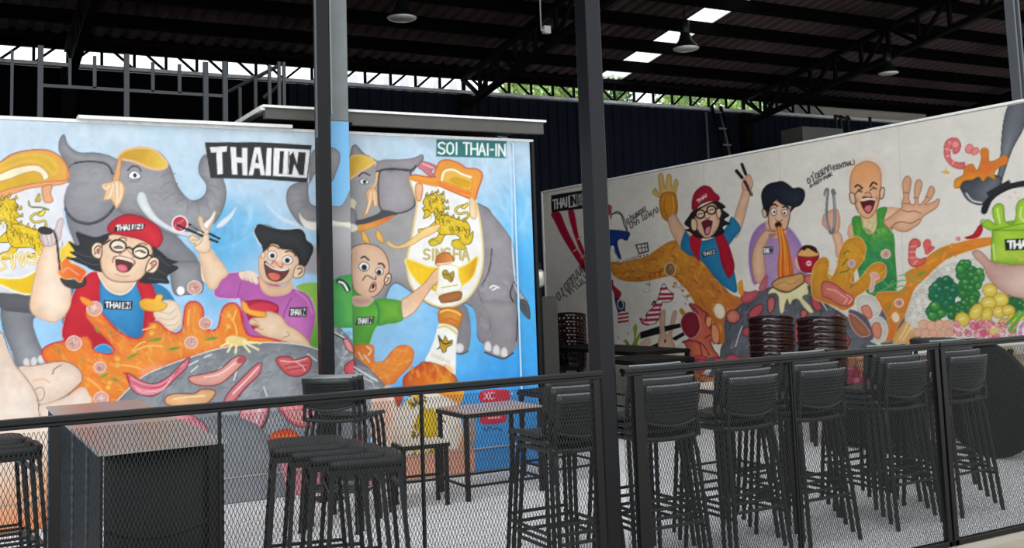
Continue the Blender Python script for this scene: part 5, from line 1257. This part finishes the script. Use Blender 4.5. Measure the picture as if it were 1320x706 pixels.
# ---- hot stone and cheese
A.cur = 5
A.F('-10,700 0,640 20,600 20,480 100,400 180,330 240,300 310,280 500,270 600,300 640,380 700,420 760,460 830,520 930,620 1000,700 1000,900 -10,900', '5f636b', sh=('4a4d55', 9), nz=.07, g=('777b83', 400, 400, 800, 700))
A.splash((0, 300, 900, 740), 260, ['81858d', '45484f', '9a9ea4', '33363c'], 40, 1.5, -50, clip=5)
A.F('930,560 990,640 1200,640 1200,560 1120,460 1060,400 960,420 880,480', '62666e')
A.F('285,320 310,290 350,310 400,318 460,290 510,255 520,285 525,320 500,330 490,350 530,390 555,430 535,435 500,400 480,370 460,350 430,360 415,385 400,350 385,380 375,430 360,438 352,400 348,340 325,315', 'e9e0ae', o='c9bc84', w=1)
A.F('315,250 360,225 430,210 490,200 500,250 460,280 410,310 350,300 310,275', 'dcae72', sh=('c08850', 6), o='4a3428', w=1.3); A.L('330,270 380,250 420,265 480,230', 'b8804c', 1.4)
for q in ('280,360 310,340 325,370 315,420 290,440 280,410', '165,440 200,400 240,385 255,400 230,450 180,470', '545,340 580,330 600,380 610,415 575,425 550,390', '30,450 60,420 100,430 115,470 80,500 40,490', '125,560 150,520 170,530 200,495 215,510 205,570 170,585', '480,430 510,420 520,450 490,475', '450,480 470,500 470,620 445,600', '700,440 730,460 720,500 695,480', '720,580 760,570 780,620 740,650'):
    A.F(q, A.rng.choice(['c9786a', 'cf6a70', 'd98a6a', 'c8505c']), sh=('a04c54', 4), o='4a242c', w=1.1)
A.L('125,520 100,590 85,640', 'd5d8da', 1.2); A.L('700,500 750,580', 'e0e2e4', 1.4); A.L('600,360 640,420', 'c9ccce', 1.4)
A.F('505,220 530,205 570,215 590,240 580,270 545,275 510,250', 'd98a70', sh=('b85c50', 5), o='8a3c3c', w=1); A.F('225,290 240,250 260,220 280,205 280,240 270,290 240,310', 'c87a80', sh=('a84c5c', 4)); A.F('115,360 130,310 170,310 215,300 220,330 190,360 150,380', 'c8646c', sh=('9c3c4c', 4))
A.F('105,320 100,260 125,240 135,300 130,330', 'd9942c')
A.cur = 4
A.F('600,250 640,230 700,200 660,180 640,100 600,110 580,160 560,200 600,220', 'd9962c', a=0)
A.F('575,200 600,120 630,100 655,130 650,200 690,215 700,150 720,100 760,60 800,120 800,300 740,380 700,390 640,350 610,310 600,260 580,230', 'd98f2e', sh=('c0742a', 6), g=('dc7a58', 640, 280, 740, 380))
A.F('600,260 650,250 740,290 770,350 750,400 700,390 640,350 605,310', 'd4735c', sh=('b04c4c', 6), o='8c3a3c', w=1.1); A.L('640,300 690,290 740,330 720,360 680,340', 'f0b0a0', 1.6)
# ---- third man: bald in green vest
A.cur = 3
A.K(1060, 190, 5.431)
A.F('70,600 110,590 140,640 150,800 100,760 90,680', SK, sh=(SKD, 4), o='a57a60', w=.9)
A.F('8,480 20,460 60,440 100,430 122,490 118,570 90,600 60,590 20,560 0,530', 'e0b29a', sh=('c08c74', 5), o='a57a60', w=.9)
A.L('18,330 25,300 38,300 30,400 30,500 50,580 65,600 80,570 88,450 80,340 70,310 76,298 88,320', '6f7174', 3.6); A.L('20,340 30,310 22,420 24,500 45,575', 'b8babc', 1.1); A.L('82,340 90,440 78,560', 'b8babc', 1.0)
A.F('180,560 200,530 260,480 440,420 520,420 560,440 510,540 470,620 430,640 200,640', SK, sh=(SKD, 6))
A.F('210,500 265,485 280,560 320,608 360,600 385,540 385,440 440,418 450,440 430,520 470,580 500,620 508,760 510,1010 360,1040 280,960 240,800 225,620', '55a344', g=('2f7d58', 320, 560, 380, 920), sh=('3d8538', 8), o='3d7a38', w=1)
A.splash((240, 500, 500, 640), 40, ['7cc04a', '4a9040', '90cc5c'], 40, 2, 60, clip=3); A.splash((240, 640, 500, 1000), 70, ['2a7a54', '1f6648', '49a065'], 40, 2, 60, clip=3)
A.F('430,520 470,490 520,450 555,420 560,380 570,340 560,260 575,215 600,200 622,230 615,290 605,350 625,400 650,380 645,300 655,240 680,225 698,250 690,300 670,360 680,400 720,360 750,280 775,275 785,310 760,360 720,400 780,380 810,360 820,375 800,420 740,460 700,490 680,530 640,560 590,588 540,585 510,570 490,560 470,570', 'e3b898', sh=('c9926f', 8), o='9a6a54', w=1.1)
for q in ('565,315 600,318', '570,390 610,395', '640,350 670,355', '720,345 745,350', '510,530 560,520 620,530 680,500', '560,440 600,450 640,445 690,460', '480,560 520,525'): A.L(q, '9a6248', 1.3)
A.F('195,300 200,200 230,135 280,105 320,98 370,115 405,160 412,240 405,330 390,400 370,450 330,492 290,488 250,450 225,390', 'e8bd9a', sh=('d49c74', 12), o='8a5c48', w=1.2, g=('e0985c', 310, 300, 300, 150))
A.E(305, 190, 80, 70, 'e0a066', soft=14, a=.7)
A.F('190,330 205,315 225,330 232,380 220,395 200,380', SK, o='4a342c', w=1.3); A.F('405,300 420,280 435,290 430,340 415,360 402,350', SK, o='4a342c', w=1.3)
A.L('230,275 250,262 280,285', '2a1c18', 2.2); A.L('335,275 355,245 382,258', '2a1c18', 2.2); A.L('232,325 255,300 278,312 250,300 275,290', '4a2c24', 1.4); A.L('335,300 355,285 378,290 355,275', '4a2c24', 1.4)
A.L('285,350 310,345 345,348', '4a2c24', 2.4); A.F('295,340 300,320 325,315 340,335 335,345', 'e0a484'); A.L('300,320 325,312 342,330', '7a4a38', 1.2)
A.F('270,375 290,380 340,370 366,372 360,400 345,440 320,460 295,440 275,400', '5b1e20', o='3a1216', w=1.3); A.F('295,430 315,405 345,410 340,440 320,455', 'c9707c'); A.L('275,372 320,358 365,365', 'f0dcd0', 2)
A.L('250,360 235,400 250,430', 'a06a50', 1.2); A.L('375,350 395,380 385,420', 'a06a50', 1.2)
# ---- right curry, shrimps, eggs
A.cur = 4
A.K(1060, 300, 4.706)
A.F('-60,230 -20,160 10,150 40,180 35,260 60,265 90,200 100,130 130,60 170,30 220,25 255,60 262,120 240,180 200,230 170,290 200,300 250,250 290,200 330,180 370,185 390,220 380,270 340,300 300,320 250,360 200,400 190,440 130,470 60,440 0,420 -60,380', 'd89a30', sh=('c07c28', 7), o='e6c880', w=1, g=('d9805c', 60, 300, 60, 440))
A.splash((-60, 40, 380, 300), 90, ['f0c050', 'b8742a', '8fa040', 'e8a83c'], 34, 1.5, 60, clip=4)
for q in ('0,300 60,300 130,350 190,400 170,440 110,440 40,400 0,380',): A.F(q, 'd9806c', sh=('b85454', 5), o='8c3a3c', w=1)
for q in ('30,340 80,350 120,380', '120,380 150,400 130,430', '150,375 180,400 160,430'): A.L(q, 'f0b4a0', 1.5)
A.E(178, 185, 20, 22, 'b89ab0', o='e0d0d8', w=1); A.meatball(385, 128, 28)
for q in ('130,130 150,110 165,115', '120,200 150,160', '170,330 185,315', '110,240 150,230 165,215'): A.L(q, '4f7a34', 1.6)
A.F('290,250 320,240 345,260 340,280 320,290 310,350 285,355 295,300 300,275', 'e0a8a0', o='e9d4cc', w=1.2)
A.F('320,400 340,365 400,355 470,350 510,300 500,250 540,220 600,190 640,140 700,100 760,75 800,65 880,45 960,30 1100,25 1150,45 960,90 800,140 740,170 680,220 620,280 560,340 530,420 500,500 460,560 430,640 380,660 400,600 395,520 350,440', 'de8e2c', sh=('c8742c', 7), o='e0b070', w=1, g=('e2703c', 420, 400, 400, 640))
A.splash((330, 60, 1000, 640), 170, ['f0b850', 'c8642c', '8a9a3c', 'f4c870'], 40, 1.6, -35, clip=4)
for q in ('300,370 360,350 420,320 470,290 530,290 600,300', '440,340 480,320 500,340 470,370 450,350', '360,280 400,320 430,290', '470,260 520,250 560,260'): A.L(q, '6aa860', 1.5)
for q in ('390,470 400,440 415,430 410,460', '575,260 600,235 630,230 600,260'): A.F(q, '6f9a3c')
A.meatball(465, 425, 26); A.E(445, 512, 24, 32, 'f0d8b8', rot=-15, o='d0a070', w=1)
A.F('205,400 240,375 300,380 340,420 355,470 330,510 300,530 280,600 230,560 210,480', 'd5d2c8', o='eae8e0', w=1.2, sh=('bcb8ac', 6)); A.F('240,450 275,440 300,480 295,520 265,510 245,480', 'd98a70', o='a04c3c', w=1.2)
A.F('290,530 340,505 385,540 395,600 370,660 300,660 280,600', 'd5d2c8', o='eae8e0', w=1.2, sh=('bcb8ac', 6)); A.F('305,560 340,545 358,590 345,640 310,620', 'd98a70', o='a04c3c', w=1.2)
def shrimp(q, c='dd7060'):
    A.F(q, c, sh=('c0504c', 4), o='a03c3c', w=1.1)
shrimp('525,130 530,60 560,35 590,50 592,80 570,90 562,120 570,150 600,160 625,150 620,180 590,200 550,205 525,180')
for q in ('535,85 570,80', '528,115 562,115', '530,150 570,150', '555,190 575,165'): A.L(q, 'f0b0a0', 1.3)
A.F('615,60 635,40 655,50 655,85 640,110 660,80 680,90 660,110 630,130 620,100', 'd9605c', o='a83c40', w=1)
A.meatball(1060-1060+805, 60-0, 22) if 0 else None
A.cur = 5
A.F('160,470 220,480 280,530 310,640 250,640 190,560', '5a5e66'); A.F('160,490 210,510 260,560 290,615 240,630 200,600 170,550', 'b07858', sh=('8a5040', 5), o='e0a8a0', w=1.4)
A.cur = 4
A.F('440,620 480,560 520,520 560,560 640,560 640,600 540,640 520,680 430,680', 'e0b070', sh=('c89050', 5)); 
for q in ('470,640 500,590 520,540', '490,650 520,600 545,560', '540,580 570,560 600,580 570,600 545,590'): A.L(q, 'f0d4a0', 1.6)
# rice, vegetables
A.cur = 6
A.F('500,520 540,400 600,320 680,240 760,190 860,170 960,150 1010,180 900,300 640,420 630,500 640,580 560,580 520,540', 'd9d6cc', sh=('c3c0b6', 5))
for i in range(150):
    x = A.rng.uniform(510, 960); y = A.rng.uniform(160, 560)
    p = A.pts([(x, y)])[0]; k = A.sel(p[0]-1, p[0]+1, p[1]-1, p[1]+1)
    if k and A.id[k].flat[0] == 6: A.L([(x-9, y-8), (x+8, y-6), (x+10, y+8), (x-6, y+9)], A.rng.choice(['a8a69e', 'f4f2ea', 'bab7ae']), .9, a=.9)
A.K(1060, 180, 2.523)
def broc(cx, cy, rx, ry, n, cols):
    for i in range(n):
        a = A.rng.uniform(0, 6.28); r = math.sqrt(A.rng.uniform(0, 1)); x = cx+rx*r*math.cos(a); y = cy+ry*r*math.sin(a); rr = A.rng.uniform(11, 19)
        A.E(x, y, rr, rr*.95, A.rng.choice(cols), sh=('1d5a30', 3), o='2c6a3a', w=.8); A.E(x-rr*.25, y-rr*.3, rr*.35, rr*.25, 'a6d88a', a=.55, soft=1)
broc(480, 440, 40, 45, 40, ['4a9c48', '5fb050', '3a8a44']); broc(470, 520, 30, 50, 30, ['4a9c48', '3a8a44', '5fb050'])
broc(395, 500, 35, 45, 40, ['1f6f68', '2a8070', '1a5c5c']); broc(370, 560, 20, 20, 12, ['4fa04c', '3f9048']); broc(440, 560, 30, 25, 18, ['3a8a44', '2f7a50'])
broc(640, 530, 40, 30, 20, ['2f7a3c', '2a6a50'])
for x, y, rx, ry, r_ in ((545, 490, 24, 22, 20), (580, 520, 26, 22, 10), (540, 530, 26, 20, 0), (500, 560, 20, 30, 30), (455, 585, 24, 24, 0), (535, 570, 18, 26, 10), (575, 560, 22, 20, 0), (605, 555, 22, 18, 10), (595, 595, 22, 14, 0), (655, 590, 26, 18, 20), (620, 580, 16, 16, 0)):
    A.E(x, y, rx, ry, 'ecd96a', rot=r_, sh=('cfae38', 4), o='a8882c', w=1); A.L([(x-rx*.4, y), (x+rx*.3, y-ry*.2)], 'f8f0b0', 1.2)
for x in range(330, 420, 26): A.E(x, 602+A.rng.uniform(-5, 5), 17, 15, 'dfae92', o='c08a70', w=.9)
for x in range(310, 440, 26): A.E(x, 628+A.rng.uniform(-3, 3), 16, 13, 'dca890', o='c08a70', w=.9)
for i in range(60):
    x = A.rng.uniform(435, 660); y = A.rng.uniform(595, 640); A.E(x, y, A.rng.uniform(8, 15), A.rng.uniform(7, 11), A.rng.choice(['e08a98', 'f0b4bc', 'd9687c', 'e6a0a0', 'f4ccd0']), rot=A.rng.uniform(0, 90), o='c05c70', w=.8)
A.E(560, 620, 18, 16, 'e9c890', o='c8a060', w=1)
for i in range(40):
    x = A.rng.uniform(435, 660); y = A.rng.uniform(592, 640); A.L([(x, y), (x+6, y+4)], A.rng.choice(['fae4e6', 'c04c64']), 1)
for q in ('610,620 640,580 670,545', '625,625 655,590 680,570', '600,600 640,560'): A.L(q, '63a83c', 4.5); 
for d in range(4): A.L('%d,640 %d,600 %d,580' % (635+d*9, 640+d*10, 680), ['e6d8e8', 'b890c0', 'efe4f0', 'a878b0'][d], 2.6)
# lower band hidden by the chairs
A.K(0, 0, 1)
for i in range(240):
    x = A.rng.uniform(880, 1200); y = A.rng.uniform(462, 505)
    A.E(x, y, A.rng.uniform(4, 9), A.rng.uniform(3, 6), A.rng.choice(['c8505c', 'd9806c', '5f636b', 'd98a3c', 'c0404c', 'e0a070', '6a8a4a']), o='7a2a34', w=.8)
for i in range(40): A.E(A.rng.uniform(1092, 1120), A.rng.uniform(475, 495), 5, 4, A.rng.choice(['d04c70', 'e890a4', 'c03058']), o='8c1c3c', w=.9)
for i in range(26): A.E(A.rng.uniform(1080, 1112), A.rng.uniform(452, 475), 5, 4, A.rng.choice(['e09050', 'd98a70', 'c8a088']), o='9a5c3c', w=.9)
A.F([(700, 505), (880, 520), (1330, 595), (1330, 640), (700, 540)], '6a6e70', sm=False)
A.F([(1200, 470), (1400, 445), (1400, 620), (1200, 560)], 'c9b0a4', sm=False, sh=('a88c80', 10))
for i in range(80):
    A.E(A.rng.uniform(1205, 1400), A.rng.uniform(450, 560), 8, 6, A.rng.choice(['d9a0a4', 'c8c060', '6aa05c', 'e0b8b0']), o='8a6a64', w=.8)
# pot
A.cur = 7
A.K(1190, 160, 2.521)
A.F('215,330 225,345 222,400 222,440 235,450 420,455 420,320 330,310', '93bd30', sh=('6f9a24', 6), o='6a9024', w=1.3, g=('b8d850', 340, 340, 240, 440))
A.F('190,325 210,310 235,325 225,290 228,270 245,258 262,268 265,310 285,325 300,310 305,260 330,240 380,230 420,230 420,330 240,345 200,335', 'a4cc3c', sh=('7fa82a', 5), o='5f8c24', w=1.2)
A.L('240,275 245,300 250,320', 'd6ec98', 2); A.L('320,270 315,300 330,315', 'd6ec98', 2); A.L('225,345 330,322 420,318', '5f8c24', 1.2)
A.L('228,390 233,440', 'd6ec98', 1.6); A.splash((240, 420, 330, 445), 14, ['e0a83c', 'f0c860'], 12, 1.4)
A.F('265,374 420,366 420,405 268,410', '16171a', sm=False)
A.T('THAI', 276, 380, 345, 378, 0, 23, 'f3f3f1', 3.0); A.F('352,374 392,372 394,402 354,404', 'f3f3f1', sm=False); A.T('IN', 360, 378, 388, 377, 0, 20, '16171a', 2.0)
A.cur = 6
A.F('160,415 180,410 200,425 220,445 260,458 340,455 420,450 420,560 330,565 280,555 240,530 210,495 195,460 170,435', 'd3ada0', sh=('b98c80', 8), o='9a7468', w=1.2, g=('e0c4b8', 240, 470, 320, 500))
# chili
A.cur = 4
A.F('190,325 192,345 180,365 150,372 136,368 160,360 172,345 180,332', 'c41f30', sh=('9a1424', 3), o='8a1220', w=1); A.L('190,328 188,315 196,310', '5a9a3c', 1.8)
# ladle with prawns
A.cur = 8
A.F('262,-10 290,-80 330,-80 330,0 290,80 262,160 250,200 240,180 250,130', '6c7078', sh=('4c5058', 6), o='2a2c30', w=1.2, g=('8a8e96', 300, 0, 270, 80))
A.F('122,195 170,175 230,165 255,180 245,215 220,250 185,262 150,250 130,225', '4f535b', sh=('383b42', 7), o='2a2c30', w=1.3, g=('7a7e86', 160, 210, 220, 240)); A.L('140,225 160,248 190,255', 'd9dce0', 2)
A.F('188,285 200,250 240,215 300,188 420,175 420,195 310,205 260,222 225,248 205,290', '1f2124', sm=True); A.F('205,222 280,180 285,195 215,240', '26282c', sm=False)
A.cur = 4
A.F('102,205 105,180 130,165 135,140 160,130 175,150 190,110 185,90 195,78 212,85 215,120 240,115 262,100 275,110 270,130 245,140 230,160 235,180 210,170 195,185 180,170 160,180 130,185 118,205', 'e3a030', sh=('cc8424', 5), o='a86820', w=1.2, g=('e06c3c', 110, 190, 110, 150))
A.F('68,95 72,60 90,46 112,48 122,68 115,90 98,95 95,75 88,90 92,115 115,125 135,125 130,145 100,140 78,120', 'e07a78', sh=('c85c60', 4), o='a84448', w=1.1)
for q in ('70,80 92,85', '75,105 95,100', '95,130 105,112', '82,55 95,70'): A.L(q, 'f4b8b0', 1.3)
A.E(105, 66, 12, 12, 'e89490', o='b85054', w=1); A.E(150, 80, 12, 15, 'e88a84', rot=20, o='b04c4c', w=1); A.E(168, 88, 10, 14, 'e88a84', rot=50, o='b04c4c', w=1)
A.F('58,155 72,150 72,138 78,150 88,158 75,162', 'd9b050'); 
A.meatball(113, 373, 11)
for x, y in ((282, 238), (300, 222), (308, 240)): A.E(x, y, 4, 4, 'e0b89a')
# ================================================================ put the paint on the walls
pm = D.materials.new('mural_paint'); pm.use_nodes = True
n = pm.node_tree.nodes; l = pm.node_tree.links; b = n['Principled BSDF']
at = n.new('ShaderNodeAttribute'); at.attribute_name = 'paint'
l.new(at.outputs['Color'], b.inputs['Base Color']); b.inputs['Roughness'].default_value = .55; b.inputs['Specular IOR Level'].default_value = .3
tc = n.new('ShaderNodeTexCoord'); nz = n.new('ShaderNodeTexNoise'); nz.inputs['Scale'].default_value = 25; bp = n.new('ShaderNodeBump')
bp.inputs['Strength'].default_value = .08; bp.inputs['Distance'].default_value = .01
l.new(tc.outputs['Object'], nz.inputs['Vector']); l.new(nz.outputs['Fac'], bp.inputs['Height']); l.new(bp.outputs[0], b.inputs['Normal'])
lm_ = empty('mural', (1.7, WY-.004, 0), 0, 'wide blue mural with elephants, three cheering cartoon men and an orange soup splash', 'mural')
AL.build(LEFT_PARTS, lm_, pm, 0, 1, 0)
rm_ = empty('mural', (RX-.004, 8, 0), 0, 'long white mural with three eating cartoon men, hot stone and vegetables, on the right wall', 'mural')
AR.build(RIGHT_PARTS, rm_, pm, 0, 0, 0)
cm_ = empty('mural', (2.635, 7.4, 0), 0, 'narrow strip of the blue mural painted on the grey column', 'mural')
AC.build(COL_PARTS, cm_, pm, 0, 1, 0)
o = MB().box(RX, RX+.09, 3.9, 12.42, 0, 2.765).build('wall_right', mat('white_panel_wall', 'cfcac0', .6, 0, .05, 2))
stru(o, 'long white panel wall carrying the right mural')
MB().box(RX-.012, RX+.1, 3.9, 12.42, 2.765, 2.785).build('top_edge', M['white'], o)
MB().box(RX-.012, RX+.1, 12.42, 12.45, 0, 2.785).build('end_trim', M['white'], o)
MB().box(RX-.02, RX, 3.9, 12.42, 0, .07).build('skirting', M['white'], o)
bpy.context.view_layer.update()
